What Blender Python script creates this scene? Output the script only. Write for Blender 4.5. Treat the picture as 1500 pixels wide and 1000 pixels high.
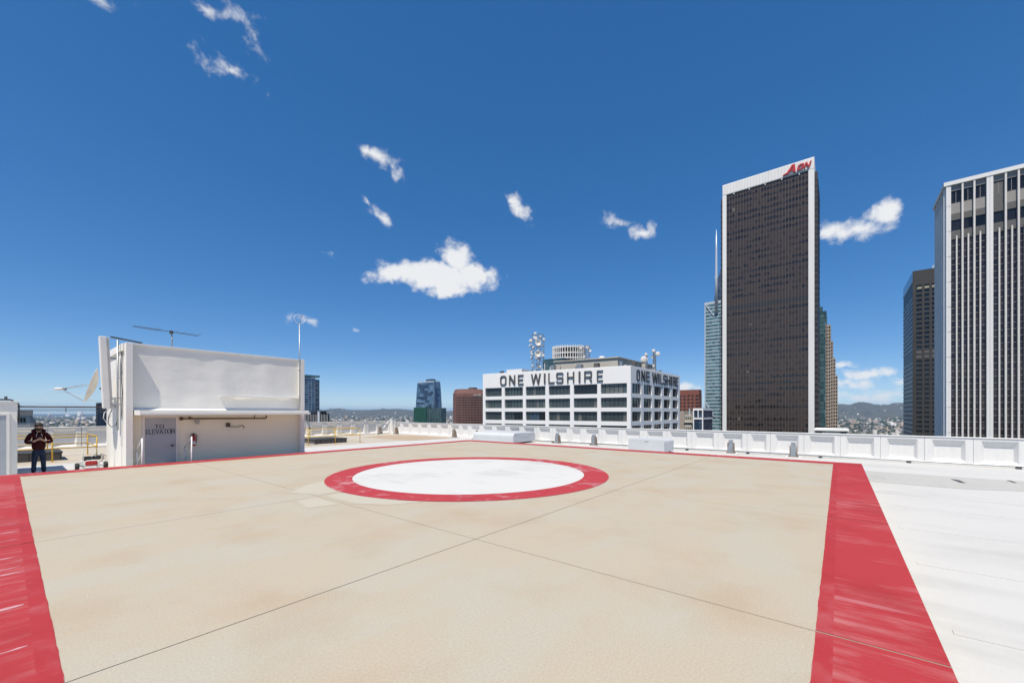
import bpy, bmesh, math, random
import numpy as np
from mathutils import Matrix, Vector

for o in list(bpy.data.objects):
    bpy.data.objects.remove(o)
SC = bpy.context.scene
COL = SC.collection
R = math.radians
rnd = random.Random(7)

# ------------------------------------------------------------------ camera
CAM = (-7.983, -7.837, 1.65)
cd = bpy.data.cameras.new("camera")
cam = bpy.data.objects.new("camera", cd)
COL.objects.link(cam)
cam.location = CAM
cam.rotation_euler = (R(90), 0, R(-51.23))      # looks along (0.78, 0.63, 0)
cd.sensor_width = 36
cd.lens = 595.7 / 1500 * 36
cd.shift_y = 103 / 1500
cd.clip_start = 0.05
cd.clip_end = 90000
SC.camera = cam

# ------------------------------------------------------------------ sky, sun, exposure
SUN_EL = 64.5
SUN_FROM = (-math.cos(R(15.5)), -math.sin(R(15.5)))          # horizontal direction towards the sun
w = bpy.data.worlds.new("World")
SC.world = w
w.use_nodes = True
w.cycles.sampling_method = 'MANUAL'
w.cycles.sample_map_resolution = 512
NT = w.node_tree
NT.nodes.clear()


def wn(t, **k):
    n = NT.nodes.new(t)
    for a, b in k.items():
        setattr(n, a, b)
    return n


wout = wn("ShaderNodeOutputWorld")
sky = wn("ShaderNodeTexSky")
sky.sky_type = 'NISHITA'
sky.sun_disc = False
sky.sun_elevation = R(SUN_EL)
sky.sun_rotation = math.atan2(SUN_FROM[0], SUN_FROM[1])
sky.altitude = 200
sky.air_density = 0.6
sky.dust_density = 0.1
sky.ozone_density = 3.0
bg = wn("ShaderNodeBackground")
bg.inputs[1].default_value = 0.077
# the photograph's tone curve on the clear sky: flatter and more saturated than the raw model
sgm = wn("ShaderNodeGamma")
sgm.inputs[1].default_value = 0.62
shs = wn("ShaderNodeHueSaturation")
shs.inputs['Saturation'].default_value = 1.66
shs.inputs['Hue'].default_value = 0.506
shs.inputs['Value'].default_value = 2.42
NT.links.new(sky.outputs[0], sgm.inputs[0])
NT.links.new(sgm.outputs[0], shs.inputs['Color'])
NT.links.new(shs.outputs[0], bg.inputs[0])
# clouds: (azimuth, elevation, long half-axis, short half-axis, tilt, weight), all in degrees
CLOUDS = [(49.4, 18.2, 8.2, 2.3, 2.5, 1.9), (46.4, 20.4, 3.0, 2.6, 50, 1.7), (44.3, 18.6, 4.6, 1.9, 11.6, 1.6),
          (54.3, 18.4, 4.6, 1.5, -14, 1.6), (47.83, 16.6, 3.8, 1.2, -2.6, 1.5),
          (56.9, 30.9, 2.9, 1.1, 10.5, .88), (58.19, 31.1, 1.4, 1.1, 6.9, .9), (54.6, 29.6, 1.5, 0.8, 40, .72),
          (56.72, 24.77, 2.3, 0.78, 33.4, .95), (58.6, 25.9, 1.4, 0.35, 30, .65),
          (37.5, 26.5, 2.6, 1.35, 46.5, 1.05), (38.58, 27.6, 1.5, 0.85, 32.3, .85),
          (24.19, 24.38, 2.1, 0.8, 26.5, .85), (21.4, 22.8, 1.9, 1.1, 15.1, .95), (19.78, 23.3, 1.0, 0.8, 7.7, .75),
          (-1.4, 18.8, 3.6, 1.1, 3, 1.2), (-3.84, 19.9, 1.55, 1.3, -1.6, 1.25), (0.8, 19.2, 1.5, 1.2, 15, 1.1),
          (73.57, 34.58, 2.6, 0.8, 3.3, .42), (75.4, 38.4, 1.3, 0.7, 3.7, .34), (72.9, 38.7, 1.3, 0.7, 20, .38), (70.96, 37.7, 1.8, 0.7, 60, .22),
          (83.98, 35.6, 1.3, 0.55, -20, .40), (66.1, 11.3, 2.1, 0.65, 4.7, .58),
          (-2.62, 4.1, 3.2, 0.85, -2.1, 1.15), (-0.67, 3.2, 4.4, 0.75, 2.6, .85), (-1.91, 1.6, 6.5, 0.8, 1.3, .8),
          (16.0, 3.1, 2.6, 0.8, 1.3, .95), (-0.09, 5.2, 1.9, 0.4, 4.1, .7), (4.9, 3.4, 6.0, 0.95, 2.3, .85), (-9.6, 2.75, 6, 1.0, 3.1, 1.0),
          (59.7, 10.74, 0.6, 0.25, -4, .33), (63.15, 19.3, 0.8, 0.35, -8, .2)]
cr = random.Random(3)
for i in range(9):                                       # the same fair-weather clouds all the way round
    a = cr.uniform(100, 335)
    e = cr.uniform(8, 50)
    s_ = cr.uniform(1.5, 6)
    CLOUDS.append((a, e, s_, s_ * cr.uniform(.3, .5), cr.uniform(-15, 15), cr.uniform(.7, 1.3)))
for i in range(4):
    CLOUDS.append((cr.uniform(100, 335), cr.uniform(1.5, 5), cr.uniform(3, 7), cr.uniform(.6, 1.1), cr.uniform(-3, 3), cr.uniform(.7, 1.1)))
tc = wn("ShaderNodeTexCoord")
# a gentle warp of the direction so that cloud outlines are not ellipses
wnz = wn("ShaderNodeTexNoise")
wnz.inputs['Scale'].default_value = 22
wnz.inputs['Detail'].default_value = 4
NT.links.new(tc.outputs['Generated'], wnz.inputs['Vector'])
wsub = wn("ShaderNodeVectorMath", operation='SUBTRACT')
wsub.inputs[1].default_value = (.5, .5, .5)
NT.links.new(wnz.outputs['Color'], wsub.inputs[0])
wsc = wn("ShaderNodeVectorMath", operation='SCALE')
wsc.inputs['Scale'].default_value = 0.03
NT.links.new(wsub.outputs[0], wsc.inputs[0])
wadd = wn("ShaderNodeVectorMath", operation='ADD')
NT.links.new(tc.outputs['Generated'], wadd.inputs[0])
NT.links.new(wsc.outputs[0], wadd.inputs[1])
acc = None
for az, el, a, b, tilt, wt in CLOUDS:
    A, E_ = R(az), R(el)
    c0 = Vector((math.cos(E_) * math.cos(A), math.cos(E_) * math.sin(A), math.sin(E_)))
    ea = Vector((-math.sin(A), math.cos(A), 0))
    up = c0.cross(ea)
    m = ea * math.cos(R(tilt)) + up * math.sin(R(tilt))
    n = c0.cross(m)
    rot = Matrix((m, n, c0)).transposed().to_euler()
    mp = wn("ShaderNodeMapping", vector_type='TEXTURE')
    mp.inputs['Location'].default_value = c0
    mp.inputs['Rotation'].default_value = rot
    mp.inputs['Scale'].default_value = (R(a), R(b), .5)
    NT.links.new(wadd.outputs[0], mp.inputs['Vector'])
    ln = wn("ShaderNodeVectorMath", operation='LENGTH')
    NT.links.new(mp.outputs[0], ln.inputs[0])
    ma = wn("ShaderNodeMath", operation='MULTIPLY_ADD')
    ma.inputs[1].default_value = -wt
    ma.inputs[2].default_value = wt
    NT.links.new(ln.outputs['Value'], ma.inputs[0])
    if acc is None:
        acc = ma
    else:
        mx = wn("ShaderNodeMath", operation='MAXIMUM')
        NT.links.new(acc.outputs[0], mx.inputs[0])
        NT.links.new(ma.outputs[0], mx.inputs[1])
        acc = mx
fb = wn("ShaderNodeTexNoise")
fb.inputs['Scale'].default_value = 40
fb.inputs['Detail'].default_value = 9
fb.inputs['Roughness'].default_value = 0.58
fb.inputs['Distortion'].default_value = 0.25
NT.links.new(tc.outputs['Generated'], fb.inputs['Vector'])
fa = wn("ShaderNodeMath", operation='MULTIPLY_ADD')       # edge noise
fa.inputs[1].default_value = 2.2
fa.inputs[2].default_value = -1.02
NT.links.new(fb.outputs['Fac'], fa.inputs[0])
den = wn("ShaderNodeMath", operation='ADD')
NT.links.new(acc.outputs[0], den.inputs[0])
NT.links.new(fa.outputs[0], den.inputs[1])
alpha = wn("ShaderNodeMapRange", interpolation_type='SMOOTHSTEP')
alpha.inputs['From Min'].default_value = 0.08
alpha.inputs['From Max'].default_value = 1.12
alpha.inputs['To Max'].default_value = 0.97
NT.links.new(den.outputs[0], alpha.inputs['Value'])
# inside of a cloud: bright body, a little grey where it is thick
cramp = wn("ShaderNodeValToRGB")
cramp.color_ramp.elements[0].position = 0.0
cramp.color_ramp.elements[0].color = (.80, .84, .90, 1)
cramp.color_ramp.elements[1].position = 1.0
cramp.color_ramp.elements[1].color = (.90, .91, .93, 1)
e2 = cramp.color_ramp.elements.new(.45)
e2.color = (.93, .94, .95, 1)
fb2 = wn("ShaderNodeTexNoise")
fb2.inputs['Scale'].default_value = 20
fb2.inputs['Detail'].default_value = 6
NT.links.new(tc.outputs['Generated'], fb2.inputs['Vector'])
NT.links.new(fb2.outputs['Fac'], cramp.inputs['Fac'])
bgc = wn("ShaderNodeBackground")
bgc.inputs[1].default_value = 0.71
NT.links.new(cramp.outputs[0], bgc.inputs[0])
mixw = wn("ShaderNodeMixShader")
NT.links.new(alpha.outputs[0], mixw.inputs[0])
NT.links.new(bg.outputs[0], mixw.inputs[1])
NT.links.new(bgc.outputs[0], mixw.inputs[2])
NT.links.new(mixw.outputs[0], wout.inputs[0])

sl = bpy.data.lights.new("sun", 'SUN')
sl.energy = 4.3
sl.angle = R(0.53)
sl.color = (1, .925, .81)
sun = bpy.data.objects.new("sun", sl)
COL.objects.link(sun)
sdir = Vector((SUN_FROM[0] * math.cos(R(SUN_EL)), SUN_FROM[1] * math.cos(R(SUN_EL)), math.sin(R(SUN_EL))))
sun.rotation_euler = sdir.to_track_quat('Z', 'Y').to_euler()
sun.location = (0, 0, 60)
vs = SC.view_settings
vs.view_transform = 'Standard'
vs.look = 'None'
vs.exposure = 0.42
vs.gamma = 1
vs.use_curve_mapping = False
SC.cycles.volume_bounces = 2
SC.cycles.max_bounces = 8

# ------------------------------------------------------------------ helpers
WM = {}


def meta(o, label=None, cat=None, group=None, kind=None):
    if label:
        o["label"] = label
    if cat:
        o["category"] = cat
    if group:
        o["group"] = group
    if kind:
        o["kind"] = kind
    return o


def empty(name, loc, label=None, cat=None, group=None, rz=0, kind=None):
    o = bpy.data.objects.new(name, None)
    COL.objects.link(o)
    mw = Matrix.Translation(loc) @ Matrix.Rotation(rz, 4, 'Z')
    o.matrix_basis = mw
    o.empty_display_size = .2
    WM[o] = mw
    return meta(o, label, cat, group, kind)


def place(me, name, parent=None, mw=None):
    """a new object for a mesh; mw is its world matrix (mesh data may be shared)"""
    o = bpy.data.objects.new(name, me)
    COL.objects.link(o)
    mw = Matrix.Identity(4) if mw is None else mw
    WM[o] = mw
    if parent is not None:
        o.parent = parent
        o.matrix_basis = WM[parent].inverted() @ mw
    else:
        o.matrix_basis = mw
    return o


def T(x, y, z, rz=0):
    return Matrix.Translation((x, y, z)) @ Matrix.Rotation(rz, 4, 'Z')


def copy_tree(o, mw):
    """copy a thing with its parts and sub-parts to world matrix mw"""
    def rec(src, par):
        c = src.copy()
        COL.objects.link(c)
        if par is not None:
            c.parent = par
            c.matrix_basis = src.matrix_basis
            WM[c] = WM[par] @ c.matrix_basis
        else:
            c.matrix_basis = mw
            WM[c] = mw
        for ch in list(src.children):
            rec(ch, c)
        return c
    return rec(o, None)


class MB:
    def __init__(s, fn=None):
        s.v = []
        s.f = []
        s.fn = fn

    def add(s, vs_, fs):
        n = len(s.v)
        s.v += [tuple(s.fn(*p)) if s.fn else tuple(p) for p in vs_]
        s.f += [tuple(i + n for i in f) for f in fs]
        return s

    def box(s, x0, x1, y0, y1, z0, z1):
        return s.add([(x0, y0, z0), (x1, y0, z0), (x1, y1, z0), (x0, y1, z0), (x0, y0, z1), (x1, y0, z1), (x1, y1, z1), (x0, y1, z1)],
                     [(0, 3, 2, 1), (4, 5, 6, 7), (0, 1, 5, 4), (1, 2, 6, 5), (2, 3, 7, 6), (3, 0, 4, 7)])

    def prism(s, poly, lo, hi, axis='z'):
        n = len(poly)
        g = {'z': lambda a, b, c: (a, b, c), 'y': lambda a, b, c: (a, c, b), 'x': lambda a, b, c: (c, a, b)}[axis]
        s.add([g(a, b, lo) for a, b in poly] + [g(a, b, hi) for a, b in poly],
              [tuple(range(n - 1, -1, -1)), tuple(range(n, 2 * n))] + [(i, (i + 1) % n, n + (i + 1) % n, n + i) for i in range(n)])
        return s

    def bar(s, p0, p1, w, h=None):
        p0, p1 = Vector(p0), Vector(p1)
        d = (p1 - p0).normalized()
        u = d.cross(Vector((0, 0, 1)))
        u = Vector((1, 0, 0)) if u.length < 1e-4 else u.normalized()
        k = u.cross(d)
        h = w if h is None else h
        q = []
        for p in (p0, p1):
            for a, b in ((-1, -1), (1, -1), (1, 1), (-1, 1)):
                q.append(p + u * a * w / 2 + k * b * h / 2)
        return s.add(q, [(0, 1, 2, 3), (7, 6, 5, 4), (0, 4, 5, 1), (1, 5, 6, 2), (2, 6, 7, 3), (3, 7, 4, 0)])

    def tube(s, pts, r, n=8):
        pts = [Vector(p) for p in pts]
        rr = r if isinstance(r, (list, tuple)) else [r] * len(pts)
        ring = []
        prev = None
        for i, p in enumerate(pts):
            d = (pts[min(i + 1, len(pts) - 1)] - pts[max(i - 1, 0)]).normalized()
            if prev is None:
                u = d.cross(Vector((0, 0, 1)))
                if u.length < 1e-3:
                    u = d.cross(Vector((1, 0, 0)))
            else:
                u = prev - d * prev.dot(d)
            u.normalize()
            prev = u
            k = d.cross(u)
            ring += [p + (u * math.cos(2 * math.pi * j / n) + k * math.sin(2 * math.pi * j / n)) * rr[i] for j in range(n)]
        fs = [(i * n + j, i * n + (j + 1) % n, (i + 1) * n + (j + 1) % n, (i + 1) * n + j) for i in range(len(pts) - 1) for j in range(n)]
        fs += [tuple(range(n - 1, -1, -1)), tuple((len(pts) - 1) * n + j for j in range(n))]
        return s.add(ring, fs)

    def lathe(s, prof, mat=None, n=24):
        """prof: (radius, height) pairs round local z"""
        mat = mat or Matrix.Identity(4)
        vs_ = [mat @ Vector((r_ * math.cos(2 * math.pi * j / n), r_ * math.sin(2 * math.pi * j / n), h)) for r_, h in prof for j in range(n)]
        fs = [(i * n + j, i * n + (j + 1) % n, (i + 1) * n + (j + 1) % n, (i + 1) * n + j) for i in range(len(prof) - 1) for j in range(n)]
        if prof[0][0] > 1e-3:
            fs.append(tuple(range(n - 1, -1, -1)))
        if prof[-1][0] > 1e-3:
            fs.append(tuple((len(prof) - 1) * n + j for j in range(n)))
        return s.add(vs_, fs)

    def mesh(s, name, mat, smooth=False, bevel=0):
        me = bpy.data.meshes.new(name)
        me.from_pydata(s.v, [], s.f)
        bm = bmesh.new()
        bm.from_mesh(me)
        bmesh.ops.recalc_face_normals(bm, faces=bm.faces)
        if bevel:
            bmesh.ops.bevel(bm, geom=list(bm.edges), offset=bevel, segments=2, affect='EDGES', profile=.6)
        bm.to_mesh(me)
        bm.free()
        if smooth:
            me.polygons.foreach_set('use_smooth', [True] * len(me.polygons))
        me.materials.append(M[mat] if isinstance(mat, str) else mat)
        return me

    def build(s, name, mat, parent=None, smooth=False, bevel=0, mw=None):
        return place(s.mesh(name, mat, smooth, bevel), name, parent, mw)


# ------------------------------------------------------------------ materials
M = {}


def mk(name, col, rough=.6, var=.1, scale=2.0, bump=0.0, bscale=60.0, metal=0.0, spec=.5, col2=None, fine=0.0, fscale=80.0, stretch=None, c2amt=.5, coord='pos'):
    """Principled with large mottling (towards col2), fine speckle and fine relief, all from the world position"""
    m = bpy.data.materials.new(name)
    m.use_nodes = True
    nt = m.node_tree
    p = nt.nodes["Principled BSDF"]
    p.inputs['Roughness'].default_value = rough
    p.inputs['Metallic'].default_value = metal
    p.inputs['Specular IOR Level'].default_value = spec
    if coord == 'pos':
        src = nt.nodes.new("ShaderNodeNewGeometry").outputs['Position']
    else:
        src = nt.nodes.new("ShaderNodeTexCoord").outputs['Object']
    if stretch:
        mp = nt.nodes.new("ShaderNodeMapping")
        mp.inputs['Scale'].default_value = stretch
        nt.links.new(src, mp.inputs['Vector'])
        srcs = mp.outputs[0]
    else:
        srcs = src
    nz = nt.nodes.new("ShaderNodeTexNoise")
    nz.inputs['Scale'].default_value = scale
    nz.inputs['Detail'].default_value = 6
    nz.inputs['Roughness'].default_value = .6
    nt.links.new(srcs, nz.inputs['Vector'])
    rp = nt.nodes.new("ShaderNodeMapRange")
    rp.inputs['From Min'].default_value = .5 - c2amt * .3
    rp.inputs['From Max'].default_value = .5 + c2amt * .3 + .02
    nt.links.new(nz.outputs['Fac'], rp.inputs['Value'])
    mx = nt.nodes.new("ShaderNodeMix")
    mx.data_type = 'RGBA'
    c2 = col2 or tuple(c * (1 - var * 2) for c in col)
    mx.inputs[6].default_value = (*c2, 1)
    mx.inputs[7].default_value = (*col, 1)
    nt.links.new(rp.outputs[0], mx.inputs[0])
    outc = mx.outputs[2]
    if fine:
        n2 = nt.nodes.new("ShaderNodeTexNoise")
        n2.inputs['Scale'].default_value = fscale
        n2.inputs['Detail'].default_value = 3
        nt.links.new(src, n2.inputs['Vector'])
        r2 = nt.nodes.new("ShaderNodeMapRange")
        r2.inputs['From Min'].default_value = .3
        r2.inputs['From Max'].default_value = .7
        r2.inputs['To Min'].default_value = 1 - fine
        r2.inputs['To Max'].default_value = 1 + fine
        nt.links.new(n2.outputs['Fac'], r2.inputs['Value'])
        sc = nt.nodes.new("ShaderNodeVectorMath")
        sc.operation = 'SCALE'
        nt.links.new(outc, sc.inputs[0])
        nt.links.new(r2.outputs[0], sc.inputs['Scale'])
        outc = sc.outputs[0]
    nt.links.new(outc, p.inputs['Base Color'])
    if bump:
        n3 = nt.nodes.new("ShaderNodeTexNoise")
        n3.inputs['Scale'].default_value = bscale
        n3.inputs['Detail'].default_value = 3
        nt.links.new(src, n3.inputs['Vector'])
        bp = nt.nodes.new("ShaderNodeBump")
        bp.inputs['Strength'].default_value = bump
        bp.inputs['Distance'].default_value = 0.01
        nt.links.new(n3.outputs['Fac'], bp.inputs['Height'])
        nt.links.new(bp.outputs[0], p.inputs['Normal'])
    M[name] = m
    return m


def cells(name, c_lo, c_hi, cell, rough=.12, spec=.5, bias=.5):
    """window glass whose tint changes from pane to pane (blinds up or down): random per cell of the given size"""
    m = bpy.data.materials.new(name)
    m.use_nodes = True
    nt = m.node_tree
    p = nt.nodes["Principled BSDF"]
    p.inputs['Roughness'].default_value = rough
    p.inputs['Specular IOR Level'].default_value = spec
    g = nt.nodes.new("ShaderNodeNewGeometry")
    dv = nt.nodes.new("ShaderNodeVectorMath")
    dv.operation = 'DIVIDE'
    dv.inputs[1].default_value = cell
    nt.links.new(g.outputs['Position'], dv.inputs[0])
    fl = nt.nodes.new("ShaderNodeVectorMath")
    fl.operation = 'FLOOR'
    nt.links.new(dv.outputs[0], fl.inputs[0])
    wh = nt.nodes.new("ShaderNodeTexWhiteNoise")
    nt.links.new(fl.outputs[0], wh.inputs['Vector'])
    pw = nt.nodes.new("ShaderNodeMath")
    pw.operation = 'POWER'
    pw.inputs[1].default_value = math.log(.5) / math.log(max(.01, min(.99, bias)))
    nt.links.new(wh.outputs['Value'], pw.inputs[0])
    mx = nt.nodes.new("ShaderNodeMix")
    mx.data_type = 'RGBA'
    mx.inputs[6].default_value = (*c_lo, 1)
    mx.inputs[7].default_value = (*c_hi, 1)
    nt.links.new(pw.outputs[0], mx.inputs[0])
    nt.links.new(mx.outputs[2], p.inputs['Base Color'])
    # each pane sits at a very slightly different angle
    sb = nt.nodes.new("ShaderNodeVectorMath")
    sb.operation = 'SUBTRACT'
    sb.inputs[1].default_value = (.5, .5, .5)
    nt.links.new(wh.outputs['Color'], sb.inputs[0])
    s2 = nt.nodes.new("ShaderNodeVectorMath")
    s2.operation = 'SCALE'
    s2.inputs['Scale'].default_value = .02
    nt.links.new(sb.outputs[0], s2.inputs[0])
    ad = nt.nodes.new("ShaderNodeVectorMath")
    nt.links.new(g.outputs['Normal'], ad.inputs[0])
    nt.links.new(s2.outputs[0], ad.inputs[1])
    nm = nt.nodes.new("ShaderNodeVectorMath")
    nm.operation = 'NORMALIZE'
    nt.links.new(ad.outputs[0], nm.inputs[0])
    nt.links.new(nm.outputs[0], p.inputs['Normal'])
    M[name] = m
    return m


def worn_paint(name, col, worn, stretch, scale=1.4, amt=.55, lo=.25, hi=.40, grain=.12, scratch=None, blot=.55, third=None, gscale=45):
    """coated surface: streaks along the roller, rubbed patches, blotches, fine grain and a few hard scratches"""
    m = bpy.data.materials.new(name)
    m.use_nodes = True
    nt = m.node_tree
    p = nt.nodes["Principled BSDF"]
    p.inputs['Roughness'].default_value = .75
    p.inputs['Specular IOR Level'].default_value = .25
    g = nt.nodes.new("ShaderNodeNewGeometry").outputs['Position']

    def noise(sc, det=6, rough=.62, st=None):
        n = nt.nodes.new("ShaderNodeTexNoise")
        n.inputs['Scale'].default_value = sc
        n.inputs['Detail'].default_value = det
        n.inputs['Roughness'].default_value = rough
        if st:
            mp = nt.nodes.new("ShaderNodeMapping")
            mp.inputs['Scale'].default_value = st
            nt.links.new(g, mp.inputs['Vector'])
            nt.links.new(mp.outputs[0], n.inputs['Vector'])
        else:
            nt.links.new(g, n.inputs['Vector'])
        return n.outputs['Fac']

    def rng(v, a, b, c=0, d=1):
        r = nt.nodes.new("ShaderNodeMapRange")
        for k, x in zip(('From Min', 'From Max', 'To Min', 'To Max'), (a, b, c, d)):
            r.inputs[k].default_value = x
        nt.links.new(v, r.inputs['Value'])
        return r.outputs[0]

    def mixc(f, a, b):
        mx = nt.nodes.new("ShaderNodeMix")
        mx.data_type = 'RGBA'
        nt.links.new(f, mx.inputs[0])
        for k, x in ((6, a), (7, b)):
            if isinstance(x, tuple):
                mx.inputs[k].default_value = (*x, 1)
            else:
                nt.links.new(x, mx.inputs[k])
        return mx.outputs[2]

    mul = nt.nodes.new("ShaderNodeMath")
    mul.operation = 'MULTIPLY'
    nt.links.new(noise(scale, 8, .65, stretch), mul.inputs[0])
    nt.links.new(noise(blot, 5, .6), mul.inputs[1])
    c = mixc(rng(mul.outputs[0], lo, hi, 0, amt), col, worn)
    if third:
        c = mixc(rng(noise(third[1], 4, .55), .50, .70, 0, third[2]), c, third[0])
    if scratch:
        c = mixc(rng(noise(scratch[1], 3, .5, scratch[2]), scratch[3], scratch[3] + .04, 0, scratch[4]), c, scratch[0])
    gr = nt.nodes.new("ShaderNodeVectorMath")
    gr.operation = 'SCALE'
    nt.links.new(c, gr.inputs[0])
    nt.links.new(rng(noise(gscale, 8, .85), .25, .75, 1 - grain, 1 + grain), gr.inputs['Scale'])
    nt.links.new(gr.outputs[0], p.inputs['Base Color'])
    M[name] = m


def island(name, ramp, rough=.8):
    """a random flat colour for every loose piece of a mesh"""
    m = bpy.data.materials.new(name)
    m.use_nodes = True
    nt = m.node_tree
    p = nt.nodes["Principled BSDF"]
    p.inputs['Roughness'].default_value = rough
    g = nt.nodes.new("ShaderNodeNewGeometry")
    cr_ = nt.nodes.new("ShaderNodeValToRGB")
    cr_.color_ramp.interpolation = 'CONSTANT'
    els = cr_.color_ramp.elements
    while len(els) < len(ramp):
        els.new(1)
    for i, c in enumerate(ramp):
        els[i].position = i / len(ramp)
        els[i].color = (*c, 1)
    nt.links.new(g.outputs['Random Per Island'], cr_.inputs[0])
    nt.links.new(cr_.outputs[0], p.inputs['Base Color'])
    M[name] = m


worn_paint('pad_concrete', (.420, .364, .278), (.408, .380, .312), (.55, 1.5, 1), scale=.8, amt=.9, lo=.20, hi=.34, grain=.26, gscale=60, blot=.5, third=((.375, .296, .200), .8, .55))
mk('joint_filler', (.075, .058, .048), .9)
pale = (.56, .34, .36)
worn_paint('red_paint_along_y', (.370, .035, .040), (.45, .175, .175), (.9, 6, 1), amt=.7, scratch=(pale, 1.0, (.35, 3.4, 1), .67, .45), third=((.30, .025, .029), .9, .8))
worn_paint('red_paint_along_x', (.370, .035, .040), (.45, .175, .175), (6, .9, 1), amt=.7, scratch=(pale, 1.0, (3.4, .35, 1), .69, .25), third=((.30, .025, .029), .9, .8))
worn_paint('rubbed_paint', (.50, .28, .30), (.42, .10, .12), (3, 3, 1), scale=3, amt=.9, blot=3)
worn_paint('red_edge_coat', (.355, .031, .036), (.42, .13, .14), (2, 2, 1), amt=.5, third=((.30, .022, .032), 1.3, .7))
worn_paint('red_paint_ring', (.385, .041, .048), (.53, .31, .32), (2.5, 2.5, 1), amt=.8, lo=.265, hi=.36, third=((.33, .030, .042), 1.1, .6))
worn_paint('white_paint', (.55, .548, .525), (.39, .40, .38), (2.6, .7, 1), scale=.8, amt=.75, lo=.26, hi=.42, grain=.05, third=((.50, .50, .48), .7, .6))
worn_paint('roof_membrane', (.52, .515, .495), (.40, .40, .382), (2.4, .4, 1), scale=.7, amt=.6, lo=.25, hi=.42, grain=.06, blot=.4, scratch=((.38, .38, .375), .6, (2.2, .16, 1), .65, .45), third=((.50, .50, .485), .25, .8))
worn_paint('roof_grey', (.425, .425, .395), (.36, .36, .335), (.5, 2, 1), amt=.6, grain=.06)
worn_paint('repair_grout', (.445, .412, .335), (.42, .38, .295), (1, 1, 1), amt=.8, grain=.1)
mk('tan_deck', (.47, .43, .36), .88, col2=(.42, .37, .30), scale=.5, c2amt=1.0, fine=.1, fscale=30, spec=.2)
mk('clay_deck', (.42, .33, .24), .88, col2=(.37, .285, .20), scale=.9, fine=.08, fscale=30, spec=.2)
mk('parapet_white', (.71, .70, .68), .75, col2=(.62, .615, .595), scale=1.5, c2amt=1.3, stretch=(1, 7, .7), fine=.03, fscale=25, bump=.1, bscale=30, spec=.25)
mk('parapet_far', (.76, .74, .70), .75, col2=(.66, .64, .59), scale=1.5, c2amt=1.3, stretch=(5, 1, .6), fine=.03, fscale=25, spec=.25)
mk('wall_paint', (.79, .765, .71), .75, col2=(.70, .675, .62), scale=.9, c2amt=1.1, fine=.03, fscale=30, bump=.15, bscale=25, spec=.25)
mk('membrane_wall', (.82, .795, .735), .7, col2=(.73, .705, .65), scale=1.6, c2amt=1.1, stretch=(1, 1, .5), bump=.35, bscale=9, spec=.3)
mk('wall_paint_shaded', (.85, .82, .66), .8, col2=(.78, .745, .59), scale=.7, c2amt=1.1, fine=.03, fscale=30, spec=.2)  # same wall's paint under the canopy, recoloured paler and yellower to offset the shade
mk('door_grey', (.40, .42, .45), .5, col2=(.36, .38, .41), scale=2, spec=.4)
mk('letter_navy', (.018, .020, .045), .5)
mk('dark_pipe', (.045, .032, .022), .55, col2=(.09, .05, .03), scale=6)
mk('galvanised', (.42, .44, .45), .42, col2=(.33, .35, .36), scale=7, metal=.6)
mk('steel_dark', (.085, .085, .088), .5, col2=(.05, .05, .055), scale=8)
mk('rust_steel', (.30, .245, .20), .75, col2=(.22, .15, .10), scale=7)
mk('hood_paint', (.56, .575, .585), .45, col2=(.51, .525, .535), scale=.8, spec=.4)
mk('antenna_white', (.72, .70, .66), .55, col2=(.66, .63, .58), scale=2, spec=.4)
mk('dish_white', (.74, .72, .68), .5, col2=(.62, .58, .52), scale=3)
mk('yellow_paint', (.66, .42, .035), .5, col2=(.56, .34, .03), scale=4)
mk('curb_dark', (.035, .035, .036), .7, col2=(.06, .058, .055), scale=2)
mk('curb_side', (.14, .135, .13), .75, col2=(.10, .095, .09), scale=3)
mk('white_rail', (.78, .78, .77), .5)
mk('red_enamel', (.36, .012, .012), .3, spec=.6)
mk('label_white', (.75, .75, .72), .6)
mk('black_rubber', (.02, .02, .02), .7)
mk('engine_black', (.022, .022, .024), .4, metal=.2)
mk('skin', (.42, .25, .18), .55, col2=(.38, .21, .15), scale=12)
mk('hair', (.012, .010, .009), .7)
mk('maroon_cloth', (.040, .006, .008), .9, col2=(.028, .004, .006), scale=6, bump=.3, bscale=40, spec=.15)
mk('denim', (.022, .034, .066), .9, col2=(.014, .022, .045), scale=7, spec=.15)
mk('shoe', (.03, .03, .032), .6)
mk('phone_black', (.01, .01, .012), .15)
# towers
mk('tower_white', (.88, .865, .84), .7, col2=(.82, .805, .78), scale=.25, c2amt=1.2, stretch=(1, 1, .3), spec=.3)
mk('letter_steel', (.10, .102, .106), .5, col2=(.07, .072, .075), scale=1.5)
mk('letter_black', (.045, .045, .048), .5)
mk('mullion_dark', (.05, .055, .06), .4, metal=.4)
mk('core_dark', (.02, .022, .025), .5)
for nm, c in (('pane_teal', (.075, .10, .105)), ('pane_slate', (.055, .072, .076)), ('pane_blind', (.16, .165, .155)), ('pane_dark', (.012, .014, .018)), ('pane_blue', (.06, .10, .15))):
    mk(nm, c, .08, var=.2, scale=.3, spec=.6)
cells('bronze_glass', (.008, .007, .008), (.026, .021, .019), (1.817, 1.817, 4.25), .12, .5, .4)
mk('bronze_panel', (.085, .062, .050), .35, col2=(.068, .050, .041), scale=.15, spec=.5)
mk('bronze_sheet', (.070, .048, .035), .28, col2=(.048, .035, .028), scale=.035, c2amt=1.2, spec=.45)  # broad mottle stands in for clouds and haze reflected in the glass
mk('bronze_blind', (.046, .033, .026), .22, col2=(.034, .025, .020), scale=.08, spec=.45)
mk('lit_blind', (.16, .14, .12), .5)
mk('bronze_mullion', (.22, .205, .19), .45, metal=.3)
mk('stone_white', (.80, .785, .755), .6, col2=(.73, .715, .685), scale=.15, stretch=(1, 1, .15), spec=.35)
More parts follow.
